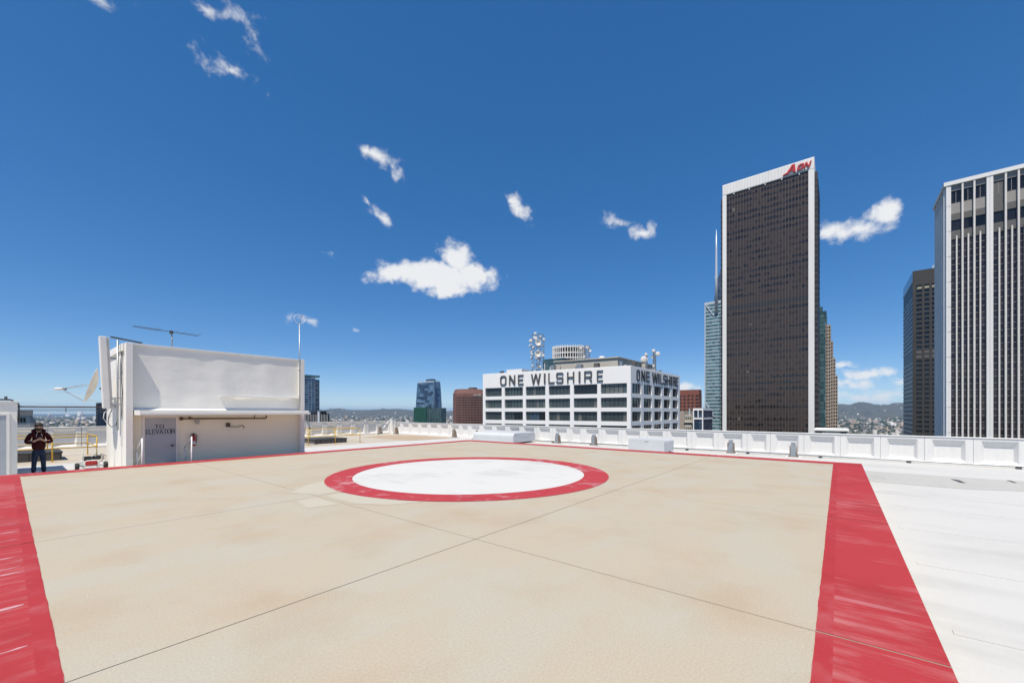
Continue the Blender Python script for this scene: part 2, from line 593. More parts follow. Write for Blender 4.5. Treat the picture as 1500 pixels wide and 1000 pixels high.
cells('plum_glass', (.018, .013, .016), (.050, .038, .042), (1.35, 1.35, 2.15), .12, .5, .5)
mk('fin_warm', (.70, .665, .62), .6, col2=(.63, .60, .555), scale=.2)
mk('panel_grey', (.33, .31, .29), .6, col2=(.25, .235, .22), scale=.5, c2amt=1)
mk('panel_dark', (.12, .115, .11), .6)
mk('brown_grid', (.042, .039, .035), .65, col2=(.033, .030, .027), scale=.1)
cells('black_glass', (.006, .006, .007), (.026, .026, .028), (3.5, 3.5, 3.2), .12, .5, .5)
mk('navy_glass', (.012, .016, .028), .45, spec=.25)
mk('yellow_lit_panel', (.40, .37, .24), .6)
cells('aqua_glass', (.045, .12, .145), (.16, .28, .31), (3.0, 3.0, 4.0), .12, .6, .5)
mk('pale_band', (.55, .62, .64), .5, metal=.1)
mk('pale_steel', (.70, .73, .76), .4, metal=.3)
cells('green_glass', (.035, .075, .085), (.09, .16, .17), (2.5, 2.5, 3.6), .12, .6, .5)
mk('beige_stone', (.40, .335, .275), .75, col2=(.35, .29, .235), scale=.1)
mk('red_brick', (.25, .085, .058), .8, col2=(.21, .07, .048), scale=.1)
mk('plum_brick', (.20, .095, .078), .8, col2=(.17, .078, .062), scale=.1)
cells('dark_window', (.008, .008, .010), (.03, .03, .034), (3, 3, 3.6), .15, .5, .5)
cells('blue_glass', (.040, .085, .15), (.13, .21, .32), (6.0, 6.0, 4.0), .1, .6, .5)
mk('net_green', (.018, .115, .075), .8, col2=(.010, .07, .05), scale=.2, c2amt=1.2)
cells('steel_glass', (.03, .05, .085), (.085, .12, .18), (4, 4, 4), .12, .6, .5)
mk('roof_beige', (.55, .52, .44), .8, col2=(.42, .39, .33), scale=.4, c2amt=1.2)
mk('city_ground', (.12, .115, .10), .95, col2=(.045, .055, .035), scale=.012, c2amt=1.0, fine=.35, fscale=.05)
mk('hill_scrub', (.045, .052, .036), .95, col2=(.085, .076, .056), scale=.0016, c2amt=1.0, fine=.3, fscale=.01)
island('city_block', [(.42, .40, .37), (.28, .26, .235), (.20, .18, .16), (.34, .27, .22), (.13, .125, .125), (.55, .54, .52), (.25, .20, .165), (.18, .185, .20)])
island('tree_leaf', [(.030, .052, .020), (.045, .066, .026), (.024, .040, .018), (.055, .070, .034)], .95)

GZ = -97.0        # street level
RZ = -0.48        # roof level; the landing pad surface is z = 0

# ------------------------------------------------------------------ city ground, hills
def ground():
    mb = MB()
    n = 96
    rad = [40, 400, 1500, 5000, 12000, 30000]
    vs_ = [(0, 0, GZ)] + [(r_ * math.cos(2 * math.pi * j / n), r_ * math.sin(2 * math.pi * j / n), GZ) for r_ in rad for j in range(n)]
    fs = [(0, 1 + j, 1 + (j + 1) % n) for j in range(n)]
    for i in range(len(rad) - 1):
        fs += [(1 + i * n + j, 1 + (i + 1) * n + j, 1 + (i + 1) * n + (j + 1) % n, 1 + i * n + (j + 1) % n) for j in range(n)]
    mb.add(vs_, fs)
    o = mb.build('ground', 'city_ground')
    meta(o, kind='structure')


ground()


def vnoise(seed):
    g = np.random.RandomState(seed).rand(64, 64)

    def f(x, y):
        xi, yi = int(math.floor(x)), int(math.floor(y))
        fx, fy = x - xi, y - yi
        fx, fy = fx * fx * (3 - 2 * fx), fy * fy * (3 - 2 * fy)
        a, b = g[xi % 64, yi % 64], g[(xi + 1) % 64, yi % 64]
        c, d = g[xi % 64, (yi + 1) % 64], g[(xi + 1) % 64, (yi + 1) % 64]
        return (a * (1 - fx) + b * fx) * (1 - fy) + (c * (1 - fx) + d * fx) * fy
    return lambda x, y, o=4: sum(f(x * 2 ** k, y * 2 ** k) / 2 ** (k + 1) for k in range(o))


VN = vnoise(5)
# ridge height (m above the plain) against azimuth
RIDGE = [(-60, 330), (-25, 330), (-13, 300), (-6, 240), (-3.6, 245), (-2.0, 255), (-.9, 236), (1, 228), (10, 200), (20, 90), (32, 60), (43, 90), (49, 115), (52, 135), (55, 158), (58, 146), (60, 156),
         (63, 146), (67, 130), (72, 70), (78, 12), (84, 3), (120, 3), (180, 20)]


def hill_h(az, r_):
    p = np.interp(az, [a for a, b in RIDGE], [b for a, b in RIDGE])
    t = (r_ - 7600) / 5200
    prof = max(0, math.sin(math.pi * min(1, max(0, t)) ** .8)) ** 1.2
    nz = .62 + .75 * VN(az * .55 + 20, r_ / 900)
    return p * prof * nz


def hills():
    na, nr = 360, 26
    azs = np.linspace(-60, 150, na)
    rs = np.linspace(7600, 12800, nr)
    vs_ = [(r_ * math.cos(R(a)), r_ * math.sin(R(a)), GZ - 2 + hill_h(a, r_)) for r_ in rs for a in azs]
    fs = [(i * na + j, i * na + j + 1, (i + 1) * na + j + 1, (i + 1) * na + j) for i in range(nr - 1) for j in range(na - 1)]
    mb = MB()
    mb.add(vs_, fs)
    meta(mb.build('hills', 'hill_scrub', smooth=True), kind='structure')


hills()


def boxes_mesh(name, P, S, H, ang, mat, z0):
    """many separate little blocks in one mesh (numpy)"""
    n = len(P)
    c, s = np.cos(ang), np.sin(ang)
    vs_ = np.zeros((n, 8, 3), 'f4')
    for k, (a, b) in enumerate(((-1, -1), (1, -1), (1, 1), (-1, 1))):
        dx, dy = a * S[:, 0] / 2, b * S[:, 1] / 2
        x, y = P[:, 0] + dx * c - dy * s, P[:, 1] + dx * s + dy * c
        vs_[:, k, 0] = vs_[:, k + 4, 0] = x
        vs_[:, k, 1] = vs_[:, k + 4, 1] = y
        vs_[:, k, 2] = z0 - 3
        vs_[:, k + 4, 2] = z0 + H
    q = np.array([(4, 5, 6, 7), (0, 1, 5, 4), (1, 2, 6, 5), (2, 3, 7, 6), (3, 0, 4, 7)])
    fs = (np.arange(n)[:, None, None] * 8 + q[None]).reshape(-1, 4)
    me = bpy.data.meshes.new(name)
    me.vertices.add(n * 8)
    me.vertices.foreach_set('co', vs_.reshape(-1))
    me.loops.add(len(fs) * 4)
    me.loops.foreach_set('vertex_index', fs.reshape(-1))
    me.polygons.add(len(fs))
    me.polygons.foreach_set('loop_start', np.arange(len(fs)) * 4)
    me.update(calc_edges=True)
    me.materials.append(M[mat])
    return me


def sprawl():
    rg = np.random.RandomState(11)
    n = 10000
    r_ = 1100 * (11800 / 1100) ** (rg.rand(n) ** .8)
    az = rg.uniform(-22, 100, n)
    a = np.radians(az)
    P = np.stack([r_ * np.cos(a), r_ * np.sin(a)], 1)
    k = np.clip(r_ / 3200, .8, 2.2)
    S = np.stack([rg.uniform(8, 24, n) * k, rg.uniform(8, 20, n) * k], 1)
    H = rg.uniform(4, 12, n) * np.clip(k, 1, 1.5)
    big = rg.rand(n) < .05
    H[big] *= rg.uniform(1.8, 4.2, big.sum())
    ang = np.radians(rg.choice([0, 36, 90], n) + rg.normal(0, 3, n))
    S[(r_ > 7600)] *= .5
    z0 = np.array([GZ + max(0, hill_h(x, y)) if y > 7600 else GZ for x, y in zip(az, r_)])
    keep = (z0 - GZ < 25) | (rg.rand(n) < .25)
    o = place(boxes_mesh('city_sprawl', P[keep], S[keep], H[keep], ang[keep], 'city_block', z0[keep]), 'city_sprawl')
    meta(o, 'pale low rooftops of the city spreading out to the hazy hills', 'city', kind='stuff')
    # the faint towers of a far district
    rg = np.random.RandomState(4)
    n = 46
    az = np.concatenate([rg.normal(83.2, 1.5, 24), rg.uniform(76, 91, 22)])
    r_ = rg.uniform(11500, 13500, n)
    a = np.radians(az)
    H = np.concatenate([rg.uniform(60, 125, 24), rg.uniform(25, 60, 22)])
    o = place(boxes_mesh('distant_skyline', np.stack([r_ * np.cos(a), r_ * np.sin(a)], 1), rg.uniform(30, 75, (n, 2)), H, a * 0, 'city_block', np.full(n, GZ)), 'distant_skyline')
    meta(o, 'faint blue towers of a far district on the plain', 'skyline', kind='stuff')
    # trees between the roofs: ragged crowns
    t = (1 + 5 ** .5) / 2
    ico = np.array([(-1, t, 0), (1, t, 0), (-1, -t, 0), (1, -t, 0), (0, -1, t), (0, 1, t), (0, -1, -t), (0, 1, -t), (t, 0, -1), (t, 0, 1), (-t, 0, -1), (-t, 0, 1)]) / 1.9
    tri = np.array([(0, 11, 5), (0, 5, 1), (0, 1, 7), (0, 7, 10), (0, 10, 11), (1, 5, 9), (5, 11, 4), (11, 10, 2), (10, 7, 6), (7, 1, 8), (3, 9, 4), (3, 4, 2), (3, 2, 6), (3, 6, 8), (3, 8, 9), (4, 9, 5), (2, 4, 11), (6, 2, 10), (8, 6, 7), (9, 8, 1)])
    n = 16000
    r_ = 1100 * (9500 / 1100) ** (rg.rand(n) ** .85)
    a = np.radians(rg.uniform(-22, 100, n))
    k = np.clip(r_ / 3000, .8, 2.0)
    rad = rg.uniform(3.5, 7, n) * k
    base = np.stack([r_ * np.cos(a), r_ * np.sin(a), GZ + rad * .9], 1)
    V = ico[None] * rad[:, None, None] * rg.uniform(.65, 1.25, (n, 12, 1)) * np.array([1, 1, .85]) + base[:, None]
    Fc = (np.arange(n)[:, None, None] * 12 + tri[None]).reshape(-1, 3)
    me = bpy.data.meshes.new('city_trees')
    me.vertices.add(n * 12)
    me.vertices.foreach_set('co', V.astype('f4').reshape(-1))
    me.loops.add(len(Fc) * 3)
    me.loops.foreach_set('vertex_index', Fc.reshape(-1))
    me.polygons.add(len(Fc))
    me.polygons.foreach_set('loop_start', np.arange(len(Fc)) * 3)
    me.update(calc_edges=True)
    me.materials.append(M['tree_leaf'])
    meta(place(me, 'city_trees'), 'dark green street trees scattered between the far rooftops', 'trees', kind='stuff')


sprawl()

# ------------------------------------------------------------------ our roof
PX0, PX1, PY0, PY1 = -8.46, 9.09, -8.41, 9.12          # landing pad
JX = [-4.16, .11, 4.38]
roof = MB().box(-45, 16.43, -40, 27.4, GZ, RZ).build('roof', 'roof_membrane')
meta(roof, kind='structure')
MB().box(-44, 15.7, 17.0, 26.9, RZ, RZ + .004).build('deck_coating', 'tan_deck', roof)
MB().add([(10.6, 16.8, RZ + .008), (14.9, 16.5, RZ + .008), (15.3, 23.0, RZ + .008), (13.0, 24.2, RZ + .008), (10.9, 23.6, RZ + .008)], [(0, 1, 2, 3, 4)]).build('coating_patch', 'clay_deck', roof)
MB().add([(9.3, -8.2, RZ + .004), (11.5, -8.0, RZ + .004), (11.6, -39, RZ + .004), (9.15, -39, RZ + .004), (9.2, -11.9, RZ + .004), (8.6, -10.6, RZ + .004), (8.55, -8.6, RZ + .004)], [(6, 5, 4, 3, 2, 1, 0)]).build('membrane_strip', 'roof_grey', roof)
MB().add([(10.75, -10.6, RZ + .012), (10.62, -10.76, RZ + .012), (9.95, -10.80, RZ + .012), (10.0, -10.68, RZ + .012)], [(0, 1, 2, 3)]).build('open_lap', 'steel_dark', roof)
MB().add([(11.5, -11.9, RZ + .012), (11.45, -11.98, RZ + .012), (10.95, -12.0, RZ + .012), (10.97, -11.93, RZ + .012)], [(0, 1, 2, 3)]).build('open_lap', 'steel_dark', roof)
# lapped seams of the roofing sheets, right of the pad
for i, (y0, y1, xx) in enumerate(((-39, -8.7, 6.9), (-39, -8.7, 4.6), (-39, -8.7, 2.3), (-39, -8.7, 0.0), (-39, -8.7, -2.3), (-39, -8.7, -4.6))):
    MB().box(xx, xx + .10, y0, y1, RZ, RZ + .006 + .0005 * i).build('sheet_seam', 'roof_membrane', roof)

pad = empty('helipad', (0, 0, RZ), kind='structure')
core = MB().box(PX0 + .02, PX1 - .02, PY0 + .02, PY1 - .02, RZ, -.004).build('pad_base', 'joint_filler', pad)
ex = [PX0] + JX + [PX1]
ey = [PY0] + JX + [PY1]
g = .006
for i in range(4):
    for j in range(4):
        x0, x1 = ex[i] + (g if i else 0), ex[i + 1] - (g if i < 3 else 0)
        y0, y1 = ey[j] + (g if j else 0), ey[j + 1] - (g if j < 3 else 0)
        MB().box(x0, x1, y0, y1, RZ, 0).build('concrete_slab', 'pad_concrete', pad, bevel=.0015)
# painted border, cut at the joints: stripes along y on the two x sides, along x on the two y sides
IX0, IX1, IY0, IY1 = -7.756, 8.385, -7.70, 8.416
PZ = .003


def sheet(x0, x1, y0, y1, name, mat, z=PZ):
    return MB().add([(x0, y0, z), (x1, y0, z), (x1, y1, z), (x0, y1, z)], [(0, 1, 2, 3)]).build(name, mat, pad)


def wavy(x0, x1, y0, y1, name, mat, side, z=PZ):
    """a painted stripe whose inner edge is a little uneven; side = which edge is the inner one"""
    n = 40
    q = []
    if side in ('x0', 'x1'):
        ys = [y0 + (y1 - y0) * k / n for k in range(n + 1)]
        xi = x0 if side == 'x0' else x1
        xo = x1 if side == 'x0' else x0
        q = [(xi + rnd.uniform(-.003, .003), y, z) for y in ys] + [(xo, y, z) for y in reversed(ys)]
    else:
        xs = [x0 + (x1 - x0) * k / n for k in range(n + 1)]
        yi = y0 if side == 'y0' else y1
        yo = y1 if side == 'y0' else y0
        q = [(x, yi + rnd.uniform(-.003, .003), z) for x in xs] + [(x, yo, z) for x in reversed(xs)]
    return MB().add(q, [tuple(range(len(q)))]).build(name, mat, pad)


e_ = .004
for j in range(4):
    y0 = (ey[j] + g + .002) if j else PY0 + e_
    y1 = (ey[j + 1] - g - .002) if j < 3 else PY1 - e_
    wavy(PX0 + e_, IX0, y0, y1, 'border_stripe', 'red_paint_along_y', 'x1')
    wavy(IX1, PX1 - e_, y0, y1, 'border_stripe', 'red_paint_along_y', 'x0')
for i in range(4):
    x0 = (ex[i] + g + .002) if i else IX0 + e_
    x1 = (ex[i + 1] - g - .002) if i < 3 else IX1 - e_
    wavy(x0, x1, PY0 + e_, IY0, 'border_stripe', 'red_paint_along_x', 'y1')
    wavy(x0, x1, IY1, PY1 - e_, 'border_stripe', 'red_paint_along_x', 'y0')
for (x0, x1, y0, y1) in ((IX0 - .11, IX0, PY0 + .7, IY1), (IX1, IX1 + .11, PY0 + .7, IY1), (IX0, IX1, IY0 - .11, IY0), (IX0, IX1, IY1, IY1 + .11)):
    for lo_, hi_ in ((-9, JX[0] - .014), (JX[0] + .014, JX[1] - .014), (JX[1] + .014, JX[2] - .014), (JX[2] + .014, 10)):
        if x1 - x0 < .2:
            a_, b_ = max(y0, lo_), min(y1, hi_)
            sheet(x0 + .003, x1 - .006, a_, b_, 'edge_coat', 'red_edge_coat', PZ + .0015)
        else:
            a_, b_ = max(x0, lo_), min(x1, hi_)
            sheet(a_, b_, y0 + .003, y1 - .006, 'edge_coat', 'red_edge_coat', PZ + .0015)
for yc_, x0_, th_ in ((1.63, -8.4, .035), (.98, -8.42, .045), (.45, -8.44, .02), (-.56, -8.44, .05), (-1.05, -8.3, .04), (-1.28, -8.44, .05), (-2.42, -8.44, .075), (-3.4, -8.44, .03), (3.4, -8.3, .03), (5.0, -8.4, .03)):
    n_ = 12
    up_, dn_ = [], []
    for k in range(n_ + 1):
        xx = x0_ + (IX0 - .13 - x0_) * k / n_
        h_ = th_ * (.35 + .65 * rnd.random()) * (1 if 0 < k < n_ else .3)
        yy_ = yc_ + .05 * (k / n_ - .5) + rnd.uniform(-.004, .004)
        up_.append((xx, yy_ + h_ / 2, PZ + .0015))
        dn_.append((xx, yy_ - h_ / 2, PZ + .0015))
    q_ = up_ + dn_[::-1]
    MB().add(q_, [(k, k + 1, 2 * n_ - k, 2 * n_ + 1 - k) for k in range(n_)]).build('rubbed_streak', 'rubbed_paint', pad)
# landing circle
NR = 128
ca = [(math.cos(2 * math.pi * k / NR), math.sin(2 * math.pi * k / NR)) for k in range(NR)]
MB().add([(3.66 * a, 3.66 * b, .006) for a, b in ca] + [(3.035 * a, 3.035 * b, .006) for a, b in ca],
         [(k, (k + 1) % NR, NR + (k + 1) % NR, NR + k) for k in range(NR)]).build('circle_ring', 'red_paint_ring', pad)
MB().add([(3.05 * a, 3.05 * b, .0035) for a, b in ca], [tuple(range(NR))]).build('circle_disc', 'white_paint', pad)
# pale grout patches beside the circle
MB().add([(-4.35, .9, PZ), (-3.75, 1.5, PZ), (-3.2, 1.75, PZ), (-3.5, .9, PZ), (-3.62, .25, PZ), (-4.1, .22, PZ)], [(5, 4, 3, 2, 1, 0)]).build('grout_patch', 'repair_grout', pad)
MB().add([(-4.05, .03, PZ), (-3.58, .03, PZ), (-3.45, -1.25, PZ), (-3.2, -1.9, PZ), (-3.75, -1.6, PZ), (-4.08, -1.0, PZ)], [(0, 1, 2, 3, 4, 5)]).build('grout_patch', 'repair_grout', pad)
MB().add([(-4.24, .03, PZ), (-4.26, -.9, PZ), (-4.75, -.75, PZ), (-4.62, .0, PZ)], [(0, 1, 2, 3)]).build('grout_patch', 'repair_grout', pad)

# ------------------------------------------------------------------ parapets of precast panels
def panel_mesh(name, wd, ow, top_b, z0, z1, mat, depth=.13, th=.3):
    """front faces local -y; opening of width ow with sloped reveals"""
    h = z1 - z0
    a, b = wd / 2 - .004, ow / 2
    zo0, zo1 = z0 + .13, z1 - .10
    i = b - .10
    zi0, zi1 = zo0 + .07, zo1 - top_b
    v = [(-a, 0, z0), (a, 0, z0), (a, 0, z1), (-a, 0, z1),
         (-b, 0, zo0), (b, 0, zo0), (b, 0, zo1), (-b, 0, zo1),
         (-i, depth, zi0), (i, depth, zi0), (i, depth, zi1), (-i, depth, zi1),
         (-a, th, z0), (a, th, z0), (a, th, z1), (-a, th, z1)]
    f = [(0, 1, 5, 4), (1, 2, 6, 5), (2, 3, 7, 6), (3, 0, 4, 7), (4, 5, 9, 8), (5, 6, 10, 9), (6, 7, 11, 10), (7, 4, 8, 11), (8, 9, 10, 11),
         (3, 2, 14, 15), (1, 13, 14, 2), (0, 3, 15, 12), (12, 15, 14, 13), (0, 12, 13, 1)]
    return MB().add(v, f).mesh(name, mat, bevel=.012)


par_r = empty('parapet_wall', (16.13, -5, RZ), 'white parapet of recessed precast panels running behind the two rounded vent hoods', 'parapet')
z1r = .60
wide = panel_mesh('parapet_panel', 1.375, .95, .24, RZ, z1r, 'parapet_white')
nar = panel_mesh('parapet_panel', 1.03, .68, .36, RZ, z1r, 'parapet_white')
RotR = Matrix.Rotation(R(-90), 4, 'Z')          # local -y faces -x
# order from the far end: six wide, one narrow, seven wide, one narrow, ...
cs = [26.05, 24.68]
y = 24.68
pat = [1] * 5 + [0] + [1] * 7 + [0] + [1] * 7 + [0] + [1] * 7 + [0] + [1] * 7 + [0] + [1] * 7
kinds = [1, 1] + pat
prev = 1
for kd in pat:
    y -= {(1, 1): 1.372, (1, 0): 1.2, (0, 1): 1.2}[(prev, kd)]
    cs.append(y)
    prev = kd
for yc, kd in zip(cs, kinds):
    place(wide if kd else nar, 'panel', par_r, Matrix.Translation((16.13, yc, 0)) @ RotR @ Matrix.Scale(1, 4))
MB().box(16.10, 16.47, -39, 27.1, z1r + .002, z1r + .035).build('coping', 'parapet_white', par_r, bevel=.008)
MB().box(15.86, 16.128, -39, 26.8, RZ, RZ + .075).build('base_kerb', 'parapet_white', par_r, bevel=.012)
cond = empty('conduit', (15.62, 0, RZ), 'thin grey conduit on little blocks along the foot of the parapet', 'pipe')
MB().tube([(15.62, -38, RZ + .10), (15.62, 14.2, RZ + .10)], .032, 8).build('pipe', 'galvanised', cond, smooth=True)
sb = MB().box(-.06, .06, -.07, .07, 0, .068).mesh('support_block', 'steel_dark', bevel=.006)
for k in range(17):
    place(sb, 'support_block', cond, T(15.62, 13.4 - k * 2.94, RZ))

par_f = empty('parapet_wall', (0, 27.1, RZ), 'greyish parapet of recessed panels behind the yellow guard rails', 'parapet')
z1f = .74
widef = panel_mesh('parapet_panel', 1.32, .92, .10, RZ, z1f, 'parapet_far', depth=.10)
x = 15.45
while x > -42:
    place(widef, 'panel', par_f, T(x, 27.1, 0))
    x -= 1.33
MB().box(-44, 16.05, 27.07, 27.44, z1f + .002, z1f + .03).build('coping', 'parapet_far', par_f, bevel=.008)
MB().box(-44, 15.8, 26.82, 27.098, RZ, RZ + .09).build('base_kerb', 'parapet_far', par_f, bevel=.012)
MB().box(16.04, 16.47, 26.72, 27.44, RZ, z1f + .05).build('corner_post', 'parapet_white', par_f, bevel=.012)

# ------------------------------------------------------------------ elevator penthouse
EX0, EX1, EW, EZ = -5.57, .03, 10.2, 3.88
eb = empty('elevator_penthouse', (-2.8, 12, RZ), 'white stucco penthouse with grey elevator door under a long canopy', 'building')
MB().box(EX0 + .02, EX1 - .02, EW, 14.16, RZ, EZ - .05).build('wall', 'wall_paint', eb)
# the upper front: roofing membrane stretched on the wall, a little wavy
mb = MB()
nx, nz_ = 90, 40
vs_, fs = [], []
for b in range(nz_ + 1):
    for a in range(nx + 1):
        u, v = a / nx, b / nz_
        xx = EX0 + .16 + u * (EX1 - EX0 - .32)
        zz = 1.74 + v * (EZ - .02 - 1.74)
        fold = .5 * math.sin(xx * 4.1 + 1.2 * math.sin(zz * .9)) + .3 * math.sin(xx * 7.7 + 2 + zz)
        edge = min(1, 6 * u, 6 * (1 - u)) * min(1, 5 * v, 4 * (1 - v))
        vs_.append((xx, EW - .014 - .012 * edge * (fold + 2.2 * (VN(xx * 1.4 + 9, zz * 1.8) - .5)), zz))
for b in range(nz_):
    for a in range(nx):
        i = b * (nx + 1) + a
        fs.append((i, i + 1, i + nx + 2, i + nx + 1))
mb.add(vs_, fs).build('wall_membrane', 'membrane_wall', eb, smooth=True)
for x0, x1 in ((EX0, EX0 + .175), (EX1 - .17, EX1)):
    MB().box(x0, x1, EW - .22, EW + .05, RZ, EZ).build('pillar', 'wall_paint', eb, bevel=.01)
MB().box(EX0 + .18, EX1 - .175, EW - .05, EW + .28, EZ - .045, EZ + .015).build('parapet_cap', 'parapet_white', eb, bevel=.008)
MB().box(EX0 - .05, EX0 + .25, EW + .06, 14.2, EZ - .24, EZ - .002).build('roof_fascia', 'wall_paint', eb, bevel=.01)
MB().box(EX0 + .26, EX1 - .01, EW + .29, 14.2, EZ - .2, EZ - .04).build('roof_slab', 'roof_membrane', eb)
MB().box(EX0 - .005, EX0 + .03, EW + .55, EW + 1.25, RZ, EZ - .25).build('wall_strip', 'wall_paint', eb, bevel=.006)
MB().box(EX0 + .176, EX1 - .171, EW - .006, EW - .0005, RZ, 1.544).build('lower_wall', 'wall_paint_shaded', eb)
# canopy with two-step fascia and a sealed upstand
MB().box(EX0 + .20, -.13, 9.1, EW - .001, 1.545, 1.625).build('canopy', 'wall_paint', eb, bevel=.008)
MB().box(EX0 + .20, -.16, 9.16, EW - .001, 1.627, 1.70).build('canopy_upstand', 'wall_paint', eb, bevel=.008)
MB().prism([(EW - .10, 1.702), (EW - .03, 1.702), (EW - .03, 1.78)], EX0 + .19, -.15, 'x').build('sealant_fillet', 'parapet_white', eb)
MB().box(-3.01, EX1 + .02, EW - .17, EW - .02, 2.215, 2.245).build('ledge', 'parapet_white', eb, bevel=.006)
# door
fr = MB()
fr.box(-5.15, -5.08, EW - .03, EW + .02, RZ, 1.53).box(-4.26, -4.19, EW - .03, EW + .02, RZ, 1.53).box(-5.08, -4.26, EW - .03, EW + .02, 1.46, 1.53)
fr.build('door_frame', 'wall_paint', eb, bevel=.006)
door = MB().box(-5.075, -4.265, EW - .012, EW + .02, RZ + .03, 1.455).build('door', 'door_grey', eb, bevel=.004)
kn = MB().lathe([(.035, 0), (.035, .015), (.018, .02), (.018, .05), (.034, .055), (.036, .075), (.022, .092), (0, .094)], Matrix.Translation((-4.37, EW - .012, .49)) @ Matrix.Rotation(R(90), 4, 'X'), 16)
kn.build('handle', 'steel_dark', door, smooth=True)

SX = .16        # stroke width of the block letters relative to letter width


def glyph(ch, sx=.24, sy=.17):
    """convex pieces of a block capital in the unit square"""
    L = (0, sx)
    rc = lambda a, b, c, d: [(a, c), (b, c), (b, d), (a, d)]
    if ch == 'I':
        return [rc(0, 1, 0, 1)]
    if ch == 'L':
        return [rc(0, sx, 0, 1), rc(sx, 1, 0, sy)]
    if ch == 'E':
        return [rc(0, sx, 0, 1), rc(sx, 1, 0, sy), rc(sx, .92, .5 - sy / 2, .5 + sy / 2), rc(sx, 1, 1 - sy, 1)]
    if ch == 'H':
        return [rc(0, sx, 0, 1), rc(1 - sx, 1, 0, 1), rc(sx, 1 - sx, .5 - sy / 2, .5 + sy / 2)]
    if ch == 'T':
        return [rc(0, 1, 1 - sy, 1), rc(.5 - sx / 2, .5 + sx / 2, 0, 1 - sy)]
    if ch == 'N':
        return [rc(0, sx, 0, 1), rc(1 - sx, 1, 0, 1), [(sx, .66), (1 - sx, 0), (1 - sx, .34), (sx, 1)]]
    if ch == 'V':
        w_ = sx
        return [[(0, 1), (.5 - w_ / 2, 0), (.5, 0), (.5, .18), (w_, 1)], [(1 - w_, 1), (.5, .18), (.5, 0), (.5 + w_ / 2, 0), (1, 1)]]
    if ch == 'A':
        w_ = sx
        return [[(0, 0), (w_, 0), (.5, .8), (.5, 1), (.5 - w_ / 2, 1)], [(1 - w_, 0), (1, 0), (.5 + w_ / 2, 1), (.5, 1), (.5, .8)], rc(w_ + .06, 1 - w_ - .06, .26, .26 + sy * .8)]
    if ch == 'W':
        w_ = sx * .72
        q = []
        for a, b in ((0, .25), (.5, .25), (.5, .75), (1, .75)):
            o_ = w_ * (0 if a == 0 else .5 if a == .5 else 1)
            q.append([(a - o_, 1), (b - w_ / 2, 0), (b + w_ / 2, 0), (a - o_ + w_, 1)])
        return q
    if ch in 'OQ':
        k = .26
        out = [(k, 0), (1 - k, 0), (1, k * .7), (1, 1 - k * .7), (1 - k, 1), (k, 1), (0, 1 - k * .7), (0, k * .7)]
        inn = [(max(sx, min(1 - sx, a)), max(sy, min(1 - sy, b))) for a, b in [(k + .05, 0), (1 - k - .05, 0), (1, k * .7 + .06), (1, 1 - k * .7 - .06), (1 - k - .05, 1), (k + .05, 1), (0, 1 - k * .7 - .06), (0, k * .7 + .06)]]
        return [[out[i], out[(i + 1) % 8], inn[(i + 1) % 8], inn[i]] for i in range(8)]
    if ch == 'S':
        m = sy / 2
        return [[(0, .12), (.16, 0), (.84, 0), (1, .12), (1, sy), (0, sy)], rc(1 - sx, 1, sy, .5 - m), [(0, .5 + m), (.1, .5 - m), (1, .5 - m), (.9, .5 + m)],
                rc(0, sx, .5 + m, 1 - sy), [(0, 1 - sy), (1, 1 - sy), (1, .88), (.84, 1), (.16, 1), (0, .88)], rc(0, sx, sy, .22), rc(1 - sx, 1, .79, 1 - sy)]
    if ch == 'R':
        return [rc(0, sx, 0, 1), [(sx, 1 - sy), (1, 1 - sy), (1, .9), (.86, 1), (sx, 1)], rc(1 - sx, 1, .52, 1 - sy), [(sx, .40), (.86, .40), (1, .50), (1, .52), (sx, .52)],
                [(.62, .40), (1 - sx * .9, 0), (1, 0), (.9, .40)]]


def letter(ch, fn, t0, t1, z0, z1, d0, d1, mat, parent, sx=.24, sy=.17, serif=0, name='letter'):
    """fn(t, out, z) maps facade coordinates to the world"""
    mb_ = MB(fn)
    for k, pc in enumerate(glyph(ch, sx, sy)):
        pl = [(t0 + (t1 - t0) * a, z0 + (z1 - z0) * b) for a, b in pc]
        mb_.prism(pl, d0, d1 + (d1 - d0) * .02 * k, 'y')
    if serif:
        sw = serif
        th_ = abs(z1 - z0) * .07
        feet = {'T': [(.5, 0)], 'L': [(.1, 0), (.1, 1)], 'E': [(.1, 0), (.1, 1)], 'V': [(.08, 1), (.92, 1)], 'A': [(.08, 0), (.92, 0)], 'R': [(.1, 0), (.95, 0)]}.get(ch, [])
        for k, (a, b) in enumerate(feet):
            cx = t0 + (t1 - t0) * a
            zz = z0 if b == 0 else z1 - th_
            mb_.prism([(cx - sw, zz), (cx + sw, zz), (cx + sw, zz + th_), (cx - sw, zz + th_)], d0, d1 * 1.15, 'y')
    return mb_.build(name, mat, parent)


dfn = lambda t, o, z: (t, EW - .012 - o, z)
xs = -4.83
for ch, wd in (('T', .11), ('O', .12)):
    letter(ch, dfn, xs, xs + wd, 1.09, 1.215, .001, .004, 'letter_navy', door, .2, .12, .028)
    xs += wd + .015
xs = -5.055
for ch, wd in (('E', .075), ('L', .075), ('E', .075), ('V', .10), ('A', .10), ('T', .09), ('O', .11), ('R', .095)):
    letter(ch, dfn, xs, xs + wd, .905, 1.06, .001, .004, 'letter_navy', door, .2, .12, .022)
    xs += wd + .006
